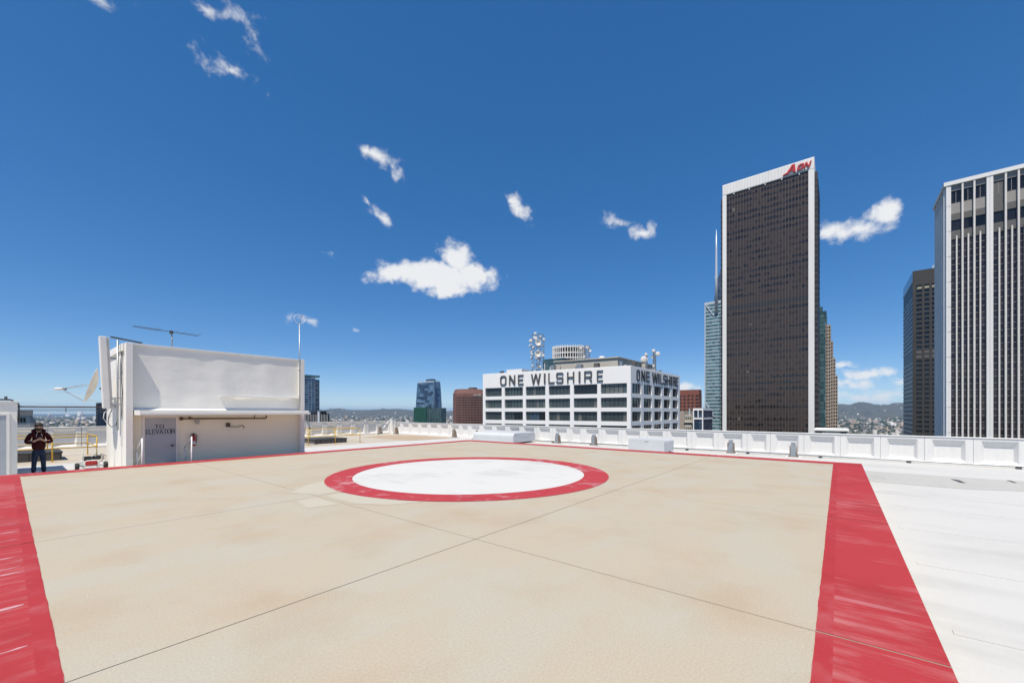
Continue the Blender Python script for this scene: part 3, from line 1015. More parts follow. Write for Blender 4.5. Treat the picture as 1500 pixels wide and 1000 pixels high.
# pipes, lamp and standpipe on the shaded wall
pp = MB().tube([(-4.12, EW - .07, 1.41), (-1.44, EW - .07, 1.385), (-1.41, EW - .07, 1.41), (-1.41, EW - .07, 1.50)], .022, 8)
pp.build('pipe', 'dark_pipe', eb, smooth=True)
MB().lathe([(.0, 0), (.05, .0), (.06, .03), (.06, .07), (.04, .09), (0, .09)], Matrix.Translation((-4.12, EW, 1.41)) @ Matrix.Rotation(R(90), 4, 'X'), 14).build('valve', 'dark_pipe', eb, smooth=True)
MB().tube([(-3.88, EW, 1.45), (-3.88, EW - .09, 1.45), (-3.88, EW - .09, 1.40)], .03, 8).build('pipe_clamp', 'dark_pipe', eb)
MB().tube([(-1.83, EW - .07, 1.39), (-1.83, EW - .07, 1.545)], .012, 6).build('pipe_hanger', 'dark_pipe', eb)
MB().lathe([(0, 0), (.065, 0), (.07, .04), (.06, .10), (.03, .13), (0, .135)], Matrix.Translation((-3.68, EW - .1, 1.345)) @ Matrix.Rotation(R(180), 4, 'X'), 14).build('wall_lamp', 'galvanised', eb, smooth=True)
MB().box(-2.78, -2.66, EW - .10, EW, 1.08, 1.24).build('hose_box', 'dark_pipe', eb, bevel=.02)
MB().tube([(-2.68, EW - .08, 1.09), (-2.38, EW - .08, 1.08), (-2.33, EW - .08, 1.12), (-2.25, EW - .08, 1.13), (-2.20, EW - .08, 1.08), (-2.22, EW - .08, 1.02)], .013, 6).build('standpipe', 'dark_pipe', eb, smooth=True)
MB().box(-5.4, -4.0, 9.14, EW - .002, RZ, RZ + .22).build('door_step', 'pad_concrete', eb, bevel=.01)

fx = empty('fire_extinguisher', (-3.79, EW - .09, .46), 'red fire extinguisher hung beside the grey elevator door', 'extinguisher')
MB().lathe([(.0, 0), (.06, 0), (.068, .015), (.068, .30), (.05, .35), (.025, .37), (.022, .40), (0, .40)], T(-3.79, EW - .09, .44), 18).build('cylinder', 'red_enamel', fx, smooth=True)
MB().lathe([(.0695, 0), (.0695, .12)], T(-3.79, EW - .09, .49), 18).build('label_band', 'label_white', fx, smooth=True)
MB().box(-3.85, -3.73, EW - .11, EW - .07, .845, .865).box(-3.81, -3.77, EW - .11, EW - .07, .84, .90).build('valve_handle', 'black_rubber', fx, bevel=.004)
MB().tube([(-3.74, EW - .09, .86), (-3.69, EW - .09, .82), (-3.70, EW - .09, .62), (-3.715, EW - .09, .55)], .011, 6).build('hose', 'black_rubber', fx, smooth=True)
MB().box(-3.86, -3.72, EW - .025, EW - .001, .52, .82).build('bracket', 'steel_dark', fx)

for x0, lb in ((-5.30, 'white pipe handrail left of the elevator door, at the steps'), (-4.05, 'white pipe handrail by the fire extinguisher, at the steps')):
    h = empty('handrail', (x0, 9.5, RZ), lb, 'handrail')
    MB().tube([(x0, 9.2, RZ), (x0, 9.2, .82)], .021, 8).build('post', 'white_rail', h, smooth=True)
    MB().tube([(x0, 10.05, RZ), (x0, 10.05, .42)], .019, 8).build('post', 'white_rail', h, smooth=True)
    MB().tube([(x0, 9.2, .81), (x0, 10.05, .41)], .02, 8).build('top_rail', 'white_rail', h, smooth=True)
    MB().tube([(x0, 9.2, .38), (x0, 10.05, -.02)], .016, 8).build('lower_rail', 'white_rail', h, smooth=True)

# television antenna on the penthouse roof
ta = empty('tv_antenna', (-4.11, 11.5, EZ - .04), 'long thin television antenna on a short mast above the penthouse roof', 'antenna')
MB().tube([(-4.11, 11.5, EZ - .05), (-4.11, 11.5, 4.62)], .022, 8).build('mast', 'galvanised', ta, smooth=True)
MB().bar((-5.18, 11.5, 4.655), (-3.30, 11.5, 4.595), .02).build('boom', 'steel_dark', ta)
em = MB().tube([(0, -.42, 0), (0, .42, 0)], .006, 6).mesh('element', 'steel_dark')
for k in range(13):
    tx = -5.16 + k * .085 if k < 9 else -4.0 + (k - 9) * .22
    o = place(em, 'element', ta, T(tx, 11.5, 4.665 - (tx + 5.18) * .032) @ Matrix.Scale(.55 + .05 * k, 4, (0, 1, 0)))
MB().box(-4.18, -4.08, 11.46, 11.54, 4.55, 4.66).build('clamp', 'steel_dark', ta)

# mast with a glass-clear ring
ma = empty('ring_mast', (-.18, EW - .09, 1.63), 'tall thin mast topped by a wire ring at the penthouse corner', 'antenna')
MB().tube([(-.18, EW - .21, 1.70), (-.18, EW - .21, 5.36)], .021, 8).build('mast', 'galvanised', ma, smooth=True)
MB().tube([(-.18 + .22 * math.cos(t), EW - .21, 5.58 + .19 * math.sin(t)) for t in np.linspace(0, 2 * math.pi, 33)], .011, 6).build('ring', 'white_rail', ma, smooth=True)
MB().tube([(-.18, EW - .21, 5.36), (-.08, EW - .21, 5.77)], .008, 6).build('whip', 'steel_dark', ma)
for zz in (2.3, 3.4, 3.78):
    MB().box(-.22, -.14, EW - .22, EW - .15, zz, zz + .035).build('clamp', 'galvanised', ma)

# panel antenna and its pole on the sunlit side of the penthouse
pa = empty('panel_antenna', (-5.9, 10.9, 1.7), 'tall white panel antenna leaning out from the penthouse side wall', 'antenna')
mb = MB()
mb.add([(-6.01, 10.70, 1.76), (-5.83, 10.70, 1.76), (-5.83, 10.95, 1.76), (-6.01, 10.95, 1.76), (-6.10, 10.70, 4.09), (-5.92, 10.70, 4.10), (-5.92, 10.95, 4.10), (-6.10, 10.95, 4.09)],
       [(0, 3, 2, 1), (4, 5, 6, 7), (0, 1, 5, 4), (1, 2, 6, 5), (2, 3, 7, 6), (3, 0, 4, 7)])
mb.build('radome', 'antenna_white', pa, bevel=.025)
MB().add([(-5.827, 10.74, 1.74), (-5.775, 10.74, 1.74), (-5.775, 10.91, 1.74), (-5.827, 10.91, 1.74), (-5.915, 10.74, 4.09), (-5.865, 10.74, 4.09), (-5.865, 10.91, 4.09), (-5.915, 10.91, 4.09)],
         [(0, 3, 2, 1), (4, 5, 6, 7), (0, 1, 5, 4), (1, 2, 6, 5), (2, 3, 7, 6), (3, 0, 4, 7)]).build('back_rail', 'antenna_white', pa, bevel=.01)
MB().tube([(-5.68, 10.62, 1.05), (-5.68, 10.62, 4.0)], .026, 10).build('pole', 'galvanised', pa, smooth=True)
for zz in (1.9, 2.1):
    MB().bar((-5.84, 10.72, zz), (-5.56, 10.6, zz), .03).build('bracket', 'galvanised', pa)
MB().bar((-5.84, 10.72, 3.4), (-5.66, 10.64, 3.4), .03).build('bracket', 'steel_dark', pa)
MB().bar((-5.56, 10.6, 2.75), (-5.70, 10.62, 2.75), .025).build('bracket', 'galvanised', pa)
MB().tube([(-5.87, 10.8, 1.74), (-5.98, 10.75, 1.62), (-6.0, 10.75, 1.45), (-5.93, 10.75, 1.30), (-5.89, 10.72, 1.42), (-5.80, 10.7, 1.58), (-5.80, 10.75, 1.74)], .011, 6).build('cable', 'white_rail', pa, smooth=True)
MB().tube([(-5.80, 10.74, 1.72), (-5.88, 10.7, 1.5), (-5.90, 10.68, 1.28), (-5.82, 10.66, 1.15), (-5.72, 10.63, 1.22), (-5.69, 10.6, 1.4)], .012, 6).build('cable', 'steel_dark', pa, smooth=True)
MB().bar((-5.86, 10.5, 4.07), (-5.10, 10.45, 3.96), .05).build('top_bar', 'steel_dark', pa)
MB().tube([(-5.62, 10.6, 3.85), (-5.58, 10.6, 3.4), (-5.60, 10.6, 2.9), (-5.57, 10.6, 2.3), (-5.59, 10.6, 1.5)], .012, 6).build('cable', 'steel_dark', pa, smooth=True)

# satellite dish, seen nearly from its edge
sd = empty('satellite_dish', (-5.75, 12.0, 1.75), 'white satellite dish tilted to the sky beside the panel antenna', 'satellite dish')
dm = Matrix.Translation((-6.07, 12.0, 2.54)) @ Matrix.Rotation(R(-9), 4, 'Z') @ Matrix.Rotation(R(-75), 4, 'Y')
prof = [(.60 * k / 10, .13 * (k / 10) ** 2 - .03) for k in range(11)]
mb = MB()
mb.lathe(prof + [(.60, .095)] + [(.585 * k / 10, .13 * (k / 10) ** 2 - .045) for k in range(10, -1, -1)], dm, 40)
mb.build('reflector', 'dish_white', sd, smooth=True)
feed = dm @ Vector((0, 0, .0))
fp = Vector((-6.84, 12.0, 2.40))
MB().tube([dm @ Vector((.0, .55, .14)), fp], .011, 6).build('feed_strut', 'galvanised', sd)
MB().tube([dm @ Vector((-.57, 0, .14)), fp], .011, 6).build('feed_strut', 'galvanised', sd)
MB().tube([dm @ Vector((.0, -.55, .14)), fp], .011, 6).build('feed_strut', 'galvanised', sd)
MB().tube([fp + Vector((.06, 0, 0)), fp + Vector((-.02, 0, .0)), fp + Vector((-.16, 0, -.005))], [.045, .05, .035], 10).build('feed_horn', 'dish_white', sd, smooth=True)
MB().box(fp.x - .0, fp.x + .12, 11.96, 12.04, fp.z - .03, fp.z + .035).build('receiver', 'steel_dark', sd, bevel=.01)
MB().tube([fp + Vector((-.1, 0, .02)), fp + Vector((-.34, 0, -.06)), fp + Vector((-.34, 0, -.14)), fp + Vector((0, 0, -.11)), fp + Vector((.3, 0, -.16)), (-6.2, 12.0, 2.05), (-5.95, 12.0, 2.0), (-5.78, 12.0, 2.2)], .006, 6).build('cable', 'white_rail', sd, smooth=True)
MB().tube([(-5.75, 12.0, 2.0), (-5.75, 12.0, 2.5)], .05, 10).build('mount_post', 'galvanised', sd, smooth=True)
MB().bar((-5.75, 12, 2.45), (-5.96, 12, 2.45), .06).build('mount_arm', 'steel_dark', sd)
MB().bar((-5.75, 12, 2.05), (-5.54, 12, 1.8), .07).build('wall_bracket', 'galvanised', sd)
MB().bar((-5.75, 12, 2.10), (-5.54, 12, 2.12), .04).build('wall_bracket', 'galvanised', sd)

# ------------------------------------------------------------------ the other penthouse at the left edge
lb = empty('stair_penthouse', (-9.5, 14.4, RZ), 'plain white penthouse corner with a recessed grey door beside the standing man', 'building')
MB().box(-12, -7.745, 13.0, 15.9, RZ, 1.955).build('wall', 'wall_paint', lb, bevel=.012)
MB().box(-12, -7.70, 12.96, 15.95, 1.957, 1.99).build('roof_cap', 'parapet_white', lb, bevel=.008)
MB().box(-7.97, -7.90, 12.955, 12.998, RZ, 1.60).box(-9.0, -7.97, 12.955, 12.998, 1.54, 1.60).build('door_frame', 'wall_paint', lb, bevel=.005)
MB().box(-8.98, -7.975, 12.975, 12.999, RZ + .02, 1.535).build('door', 'door_grey', lb)
rp = empty('roof_pipe', (-8.3, 14.0, 1.99), 'grey pipe with a bent vent on the left penthouse roof', 'pipe')
MB().tube([(-11.5, 14, 2.06), (-7.9, 14, 2.06), (-7.84, 14, 2.04), (-7.83, 14, 1.98)], .028, 8).build('pipe', 'steel_dark', rp, smooth=True)
MB().tube([(-7.98, 14, 2.06), (-7.98, 14, 2.17)], .035, 8).build('vent', 'steel_dark', rp)
MB().tube([(-7.83, 14, 1.98), (-7.75, 13.9, 1.97), (-7.70, 13.9, 1.9), (-7.70, 13.9, 1.3)], .022, 8).build('down_pipe', 'steel_dark', rp, smooth=True)
cr_ = empty('conduit_bridge', (-6.7, 14.3, 1.6), 'dark conduit and thin wires spanning between the two penthouses', 'conduit')
MB().tube([(-7.745, 14.1, 1.83), (-5.55, 14.1, 1.83)], .024, 8).build('conduit', 'dark_pipe', cr_, smooth=True)
for k, zz in enumerate((1.76, 1.715, 1.67)):
    MB().tube([(-7.745, 14.1, zz), (-5.55, 14.1, zz)], .007, 6).build('wire', 'steel_dark', cr_)
MB().box(-6.62, -6.60, 14.08, 14.12, 1.64, 1.84).build('wire_spacer', 'steel_dark', cr_)

# ------------------------------------------------------------------ yellow guard rails round the two roof openings
def guard(name, x0, x1, y0, y1, label, zt=.58, nx=2, ny=1, open_left=False):
    gr = empty(name, ((x0 + x1) / 2, (y0 + y1) / 2, RZ), label, 'guard rail', 'yellow guard rails round the roof openings')
    post = MB().tube([(0, 0, 0), (0, 0, zt - RZ)], .024, 8).mesh('post', 'yellow_paint', smooth=True)
    xs_ = [x0 + (x1 - x0) * k / nx for k in range(nx + 1)]
    ys_ = [y0 + (y1 - y0) * k / ny for k in range(ny + 1)]
    pts = {(a, b) for a in xs_ for b in (y0, y1)} | {(a, b) for a in (x0, x1) for b in ys_}
    fl = MB().box(-.08, .08, -.08, .08, 0, .012).mesh('foot_plate', 'yellow_paint')
    for a, b in sorted(pts):
        place(post, 'post', gr, T(a, b, RZ))
        place(fl, 'foot_plate', gr, T(a, b, RZ + .004))
    for zz in (zt, (zt + RZ) / 2 + .06):
        for q0, q1 in (((x0, y0), (x1, y0)), ((x0, y1), (x1, y1)), ((x0, y0), (x0, y1)), ((x1, y0), (x1, y1))):
            MB().tube([(*q0, zz), (*q1, zz)], .022, 8).build('rail', 'yellow_paint', gr, smooth=True)
    return gr


guard('guard_rail', -9.4, -5.42, 18.13, 21.4, 'yellow pipe guard rail behind the standing man', .56, 3, 1)
guard('guard_rail', 3.95, 7.5, 18.2, 21.8, 'yellow pipe guard rail round the low dark hatch beyond the penthouse', .50, 2, 1)


def hatch(x0, x1, y0, y1, zt, label):
    h = empty('roof_hatch', ((x0 + x1) / 2, (y0 + y1) / 2, RZ), label, 'roof hatch')
    MB().box(x0, x1, y0, y1, RZ, zt - .12).build('curb', 'curb_side', h)
    c = .22 * (y1 - y0)
    lid = MB()
    cx, cy = (x0 + x1) / 2, (y0 + y1) / 2
    lid.add([(x0 - .05, y0 - .05, zt - .118), (x1 + .05, y0 - .05, zt - .118), (x1 + .05, y1 + .05, zt - .118), (x0 - .05, y1 + .05, zt - .118),
             (x0 - .05, y0 - .05, zt - .04), (x1 + .05, y0 - .05, zt - .04), (x1 + .05, y1 + .05, zt - .04), (x0 - .05, y1 + .05, zt - .04),
             (x0 + c, y0 + c, zt), (x1 - c, y0 + c, zt), (x1 - c, y1 - c, zt), (x0 + c, y1 - c, zt)],
            [(0, 3, 2, 1), (0, 1, 5, 4), (1, 2, 6, 5), (2, 3, 7, 6), (3, 0, 4, 7), (4, 5, 9, 8), (5, 6, 10, 9), (6, 7, 11, 10), (7, 4, 8, 11), (8, 9, 10, 11)])
    lid.build('lid', 'curb_dark', h, bevel=.01)
    n = 6
    for k in range(n + 1):
        xx = x0 + (x1 - x0) * k / n
        MB().box(xx - .02, xx + .02, y0 - .025, y0 - .001, RZ, zt - .12).build('rib', 'curb_dark', h)


hatch(-9.2, -6.45, 18.9, 20.9, -.05, 'dark low roof hatch behind the standing man')
hatch(4.75, 6.9, 18.95, 21.0, -.12, 'dark low roof hatch inside the guard rail beyond the penthouse')

# ------------------------------------------------------------------ vent hoods
def hood_profile(w_, h, r_):
    p = [(-w_ / 2, 0), (w_ / 2, 0)]
    for k in range(9):
        a = R(90 * k / 8)
        p.append((w_ / 2 - r_ + r_ * math.cos(a), h - r_ + r_ * math.sin(a)))
    for k in range(9):
        a = R(90 + 90 * k / 8)
        p.append((-w_ / 2 + r_ + r_ * math.cos(a), h - r_ + r_ * math.sin(a)))
    return p


hd = empty('vent_hood', (14.0, 10.6, RZ), 'long white rounded vent hood with its grey end cap turned to the pad', 'vent hood')
mb = MB().prism([(14.15 + a, RZ + .1 + b) for a, b in hood_profile(2.5, .62, .26)], 8.84, 12.5, 'y')
mb.build('cowl', 'hood_paint', hd, bevel=.006)
MB().box(13.1, 15.2, 9.0, 12.4, RZ, RZ + .099).build('curb', 'curb_dark', hd)
mb = MB()
for q0, q1 in (((13.0, .0), (15.2, .5)), ((15.2, .0), (13.0, .5))):
    mb.bar((q0[0], 8.836, RZ + .15 + q0[1]), (q1[0], 8.836, RZ + .15 + q1[1]), .006, .012)
mb.build('cross_crease', 'hood_paint', hd)
for yy in (10.05, 11.3):
    MB().prism([(14.15 + a * 1.003, RZ + .1 + b * 1.01) for a, b in hood_profile(2.5, .62, .26)], yy, yy + .03, 'y').build('seam', 'hood_paint', hd)
hd = empty('vent_hood', (13.4, -.1, RZ), 'short white rounded vent hood with a flat front and small label', 'vent hood')
MB().prism([(-.11 + a, RZ + .1 + b) for a, b in hood_profile(1.88, .62, .13)], 12.6, 14.1, 'x').build('cowl', 'hood_paint', hd, bevel=.006)
MB().box(12.75, 14.0, -.95, .72, RZ, RZ + .099).build('curb', 'curb_dark', hd)
MB().box(12.592, 12.599, -.15, -.08, .10, .15).box(12.592, 12.599, -.24, -.17, .10, .15).build('nameplate', 'galvanised', hd)

# ------------------------------------------------------------------ davit sockets along the parapet
def davit_socket(x, y, label, rusty, lean=0.0):
    d = empty('davit_socket', (x, y, RZ), label, 'davit socket', 'steel davit sockets along the parapet')
    m1, m2 = ('rust_steel', 'rust_steel') if rusty else ('galvanised', 'rust_steel')
    MB().box(x - .28, x + .28, y - .3, y + .3, RZ, RZ + .05).build('base_pad', 'parapet_white', d, bevel=.01)
    MB().add([(x - .12, y - .12, RZ + .052), (x + .12, y - .12, RZ + .052), (x + .12, y + .12, RZ + .052), (x - .12, y + .12, RZ + .052),
              (x - .085 - lean, y - .085, .24), (x + .085 - lean, y - .085, .24), (x + .085 - lean, y + .085, .24), (x - .085 - lean, y + .085, .24)],
             [(0, 3, 2, 1), (4, 5, 6, 7), (0, 1, 5, 4), (1, 2, 6, 5), (2, 3, 7, 6), (3, 0, 4, 7)]).build('socket_tube', m1, d, bevel=.008)
    for s in (-1, 1):
        MB().prism([(x - .10, RZ + .052), (x + .24, RZ + .052), (x + .11, .10), (x - .05, .10)], y + s * .135 - .012, y + s * .135 + .012, 'y').build('gusset', m2, d)
    MB().box(x - .2, x + .2, y - .2, y + .2, RZ + .0505, RZ + .075).build('foot_plate', 'rust_steel', d)
    for s in (-1, 1):
        for t_ in (-1, 1):
            MB().lathe([(.02, 0), (.02, .03), (0, .032)], T(x + s * .165, y + t_ * .165, RZ + .075), 6).build('bolt', 'steel_dark', d)


davit_socket(14.3, 26.2, 'brown rusty davit socket next to the bent davit arm', True)
davit_socket(15.0, 24.6, 'brown rusty davit socket under the curve of the davit arm', True)
davit_socket(15.0, 16.72, 'brown rusty davit socket between the corner and the long hood', True)
davit_socket(15.0, 6.75, 'grey davit socket with rusty gussets just past the long hood', False)
davit_socket(15.0, 4.07, 'grey davit socket with rusty gussets midway between the two hoods', False)
davit_socket(14.9, -3.6, 'grey davit socket right after the short hood', False)
davit_socket(14.9, -6.2, 'grey davit socket facing the red corner of the pad', False)

da = empty('davit_crane', (14.4, 25.9, RZ), 'grey steel davit arm bent over the parapet at the roof corner', 'davit')
arc = [(14.10, 26.05, RZ + .02), (14.7, 26.05, .20), (15.25, 26.05, .78)] + [(15.72 + .42 * math.cos(t), 26.05, .66 + .40 * math.sin(t)) for t in np.linspace(R(150), R(10), 9)] + [(16.6, 26.05, .34)]
MB().tube(arc, .055, 10).build('arm', 'galvanised', da, smooth=True)
MB().tube([(15.75, 26.05, RZ + .05), (15.75, 26.05, 1.02)], .03, 8).build('prop', 'galvanised', da)
MB().box(14.0, 14.25, 25.95, 26.15, RZ, RZ + .10).build('foot', 'steel_dark', da, bevel=.01)
MB().box(14.86, 14.96, 26.0, 26.1, .33, .48).build('clamp', 'steel_dark', da)
MB().box(16.52, 16.68, 26.0, 26.1, .26, .36).build('hook', 'steel_dark', da, bevel=.01)

gn = empty('gooseneck_vent', (3.6, 18.9, RZ), 'pale gooseneck pipe curving down behind the penthouse corner', 'vent pipe')
MB().tube([(3.42, 18.6, RZ)] + [(3.42, 18.6, z) for z in (0, .5, .75)] + [(3.80 + .38 * math.cos(t), 18.6, .75 + .34 * math.sin(t)) for t in np.linspace(R(160), R(15), 9)] + [(4.22, 18.6, .62)], .055, 10).build('pipe', 'galvanised', gn, smooth=True)
MB().lathe([(.062, 0), (.066, .07), (.05, .08)], T(4.225, 18.6, .55), 12).build('outlet', 'steel_dark', gn)
hk = empty('vent_stub', (15.1, 14.4, RZ), 'short dark bent vent pipe at the far end of the long hood', 'vent pipe')
MB().tube([(15.05, 14.45, RZ), (15.05, 14.42, -.15), (15.05, 14.32, .10), (15.0, 14.15, .19), (14.95, 14.05, .17)], [.035, .035, .04, .055, .075], 10).build('pipe', 'rust_steel', hk, smooth=True)
MB().box(14.9, 15.2, 14.3, 14.6, RZ, RZ + .04).build('flashing', 'steel_dark', hk)

# ------------------------------------------------------------------ pressure washer cart
pw_ = empty('pressure_washer', (-5.95, 14.0, RZ), 'small wheeled pressure washer with black engine by the penthouse wall', 'cart')
cx, cy = -5.98, 13.9
wheel = MB().lathe([(.0, -.05), (.05, -.05), (.10, -.055), (.125, -.04), (.13, 0), (.125, .04), (.10, .055), (.05, .05), (0, .05)], Matrix.Rotation(R(90), 4, 'Y'), 20).mesh('wheel', 'black_rubber', smooth=True)
rim = MB().lathe([(0, -.058), (.06, -.058), (.062, .058), (0, .058)], Matrix.Rotation(R(90), 4, 'Y'), 14).mesh('rim', 'galvanised')
for s in (-1, 1):
    for dy in (-.05,):
        wv = place(wheel, 'wheel', pw_, T(cx + s * .37, cy + dy, RZ + .13))
        place(rim, 'rim', wv, T(cx + s * .37, cy + dy, RZ + .13))
MB().tube([(cx - .37, cy - .05, RZ + .13), (cx + .37, cy - .05, RZ + .13)], .015, 8).build('axle', 'steel_dark', pw_)
MB().tube([(cx - .19, cy - .12, RZ + .02), (cx - .19, cy - .12, RZ + .28), (cx - .13, cy - .12, RZ + .33), (cx + .13, cy - .12, RZ + .33), (cx + .19, cy - .12, RZ + .28), (cx + .19, cy - .12, RZ + .02)], .016, 8).build('frame_hoop', 'white_rail', pw_, smooth=True)
MB().tube([(cx - .19, cy + .38, RZ + .02), (cx - .19, cy + .38, RZ + .75), (cx + .19, cy + .38, RZ + .75), (cx + .19, cy + .38, RZ + .02)], .014, 8).build('push_handle', 'white_rail', pw_, smooth=True)
MB().box(cx - .21, cx + .21, cy - .10, cy + .36, RZ + .10, RZ + .13).build('deck_plate', 'white_rail', pw_, bevel=.005)
MB().box(cx - .15, cx + .16, cy - .06, cy + .22, RZ + .131, RZ + .29).build('pump', 'red_enamel', pw_, bevel=.03)
MB().box(cx - .18, cx + .02, cy + .0, cy + .28, RZ + .292, RZ + .47).build('engine_block', 'engine_black', pw_, bevel=.03)
MB().lathe([(0, 0), (.11, 0), (.12, .04), (.12, .12), (.09, .15), (0, .15)], T(cx + .15, cy + .12, RZ + .34), 18).build('air_filter', 'engine_black', pw_, smooth=True)
MB().box(cx - .31, cx - .21, cy - .08, cy + .10, RZ + .14, RZ + .34).build('water_tank', 'label_white', pw_, bevel=.015)
MB().tube([(cx + .15, cy, RZ + .2), (cx + .28, cy - .05, RZ + .3), (cx + .33, cy + .1, RZ + .45), (cx + .25, cy + .2, RZ + .5)], .012, 6).build('hose', 'black_rubber', pw_, smooth=True)

# ------------------------------------------------------------------ the man looking at his phone
def skinned(name, verts, edges, radii, mat, parent, mw, root=0, sub=2):
    me = bpy.data.meshes.new(name)
    bm = bmesh.new()
    sk = bm.verts.layers.skin.verify()
    bv = []
    for i, p in enumerate(verts):
        v = bm.verts.new(p)
        r_ = radii[i]
        v[sk].radius = r_ if isinstance(r_, tuple) else (r_, r_)
        v[sk].use_root = (i == root)
        bv.append(v)
    for a, b in edges:
        bm.edges.new((bv[a], bv[b]))
    bm.to_mesh(me)
    bm.free()
    me.materials.append(M[mat])
    o = place(me, name, parent, mw)
    s1 = o.modifiers.new('skin', 'SKIN')
    s1.use_smooth_shade = True
    s2 = o.modifiers.new('sub', 'SUBSURF')
    s2.levels = s2.render_levels = sub
    return o


MANX, MANY = -7.27, 13.62
MW = T(MANX, MANY, RZ, R(2))
man = empty('person', (MANX, MANY, RZ), 'man in maroon hoodie and blue jeans looking down at a phone', 'person')
# local: x to his left (image right), -y towards the pad, z up
# body: head, neck, forearms and hands in one piece (the torso below runs inside the clothes)
bvt = [(0, .02, 1.00), (0, .02, 1.20), (0, .02, 1.38), (0, .00, 1.47), (0, -.04, 1.545), (0, -.055, 1.62), (0, -.045, 1.69)]
brd = [.10, .11, .09, .055, .068, .082, .064]
bed = [(0, 1), (1, 2), (2, 3), (3, 4), (4, 5), (5, 6)]
for s in (-1, 1):
    k = len(bvt)
    bvt += [(s * .15, .02, 1.38), (s * .255, -.02, 1.12), (s * .15, -.20, 1.12), (s * .085, -.29, 1.165), (s * .055, -.335, 1.185)]
    brd += [.05, .045, .036, .030, (.036, .021)]
    bed += [(2, k), (k, k + 1), (k + 1, k + 2), (k + 2, k + 3), (k + 3, k + 4)]
body = skinned('body', bvt, bed, brd, 'skin', man, MW)
for s in (-1, 1):
    for j, (dx, ln) in enumerate(((.000, .062), (.012, .070), (.024, .068), (.036, .056))):
        x0 = s * .050
        z0 = 1.165 + j * .016
        skinned('finger', [(x0, -.345, z0), (x0 - s * .012, -.375, z0 + .012), (x0 - s * (.012 + ln * .5), -.385, z0 + .022), (x0 - s * (.012 + ln * .8), -.375, z0 + .026)],
                [(0, 1), (1, 2), (2, 3)], [.0095, .0088, .008, .007], 'skin', man, MW, sub=1)
    skinned('thumb', [(s * .062, -.335, 1.205), (s * .045, -.345, 1.235), (s * .020, -.352, 1.250), (s * .004, -.354, 1.256)], [(0, 1), (1, 2), (2, 3)], [.012, .0105, .0095, .008], 'skin', man, MW, sub=1)
# face: nose, eyes, ears, beard
MB().add([(-.014, -.140, 1.575), (.014, -.140, 1.575), (0, -.168, 1.572), (0, -.142, 1.625)], [(0, 1, 2), (0, 2, 3), (1, 3, 2), (0, 3, 1)]).build('nose', 'skin', man, smooth=True, mw=MW)
for s in (-1, 1):
    MB().lathe([(0, -.012), (.010, -.007), (.012, 0), (.010, .007), (0, .012)], Matrix.Translation((s * .032, -.134, 1.622)), 10).build('eye', 'hair', man, smooth=True, mw=MW)
    MB().lathe([(0, -.03), (.016, -.02), (.02, 0), (.015, .02), (0, .03)], Matrix.Translation((s * .088, -.035, 1.60)), 10).build('ear', 'skin', man, smooth=True, mw=MW)
MB().tube([(-.03, -.141, 1.552), (0, -.148, 1.549), (.03, -.141, 1.552)], .006, 6).build('mouth', 'maroon_cloth', man, mw=MW)
bd = MB()
bd.lathe([(.0, -.055), (.045, -.048), (.073, -.02), (.083, .015), (.080, .04)], Matrix.Translation((0, -.062, 1.535)) @ Matrix.Rotation(R(14), 4, 'X'), 20)
bd.build('beard', 'hair', man, smooth=True, mw=MW)
hp = MB()
hp.lathe([(.098, -.03), (.104, .0), (.102, .035), (.085, .075), (.05, .10), (0, .108)], Matrix.Translation((0, -.030, 1.655)) @ Matrix.Rotation(R(-8), 4, 'X'), 22)
hp.build('hair', 'hair', man, smooth=True, mw=MW)
# hoodie: wide torso, sleeves to the wrist, hood rolled behind the neck
hv = [(0, .03, .80), (0, .01, .94), (0, .00, 1.12), (0, .01, 1.28), (0, .02, 1.39), (0, .02, 1.45)]
hr = [(.160, .135), (.180, .155), (.178, .155), (.172, .140), (.125, .115), (.075, .075)]
he = [(0, 1), (1, 2), (2, 3), (3, 4), (4, 5)]
for s in (-1, 1):
    k = len(hv)
    hv += [(s * .165, .02, 1.365), (s * .225, .01, 1.25), (s * .275, -.01, 1.10), (s * .20, -.14, 1.085), (s * .125, -.235, 1.125)]
    hr += [.088, .078, .070, .060, .046]
    he += [(4, k), (k, k + 1), (k + 1, k + 2), (k + 2, k + 3), (k + 3, k + 4)]
skinned('hoodie', hv, he, hr, 'maroon_cloth', man, MW, root=0)
hood = MB().tube([(-.10, -.075, 1.43), (-.125, .02, 1.475), (-.07, .12, 1.50), (0, .15, 1.51), (.07, .12, 1.50), (.125, .02, 1.475), (.10, -.075, 1.43), (0, -.125, 1.395)], [.04, .05, .06, .065, .06, .05, .04, .03], 10)
hood.build('hood', 'maroon_cloth', man, smooth=True, mw=MW)
for s in (-1, 1):
    MB().tube([(s * .04, -.12, 1.42), (s * .055, -.15, 1.35), (s * .075, -.165, 1.28)], .0045, 6).build('drawstring', 'white_rail', man, mw=MW)
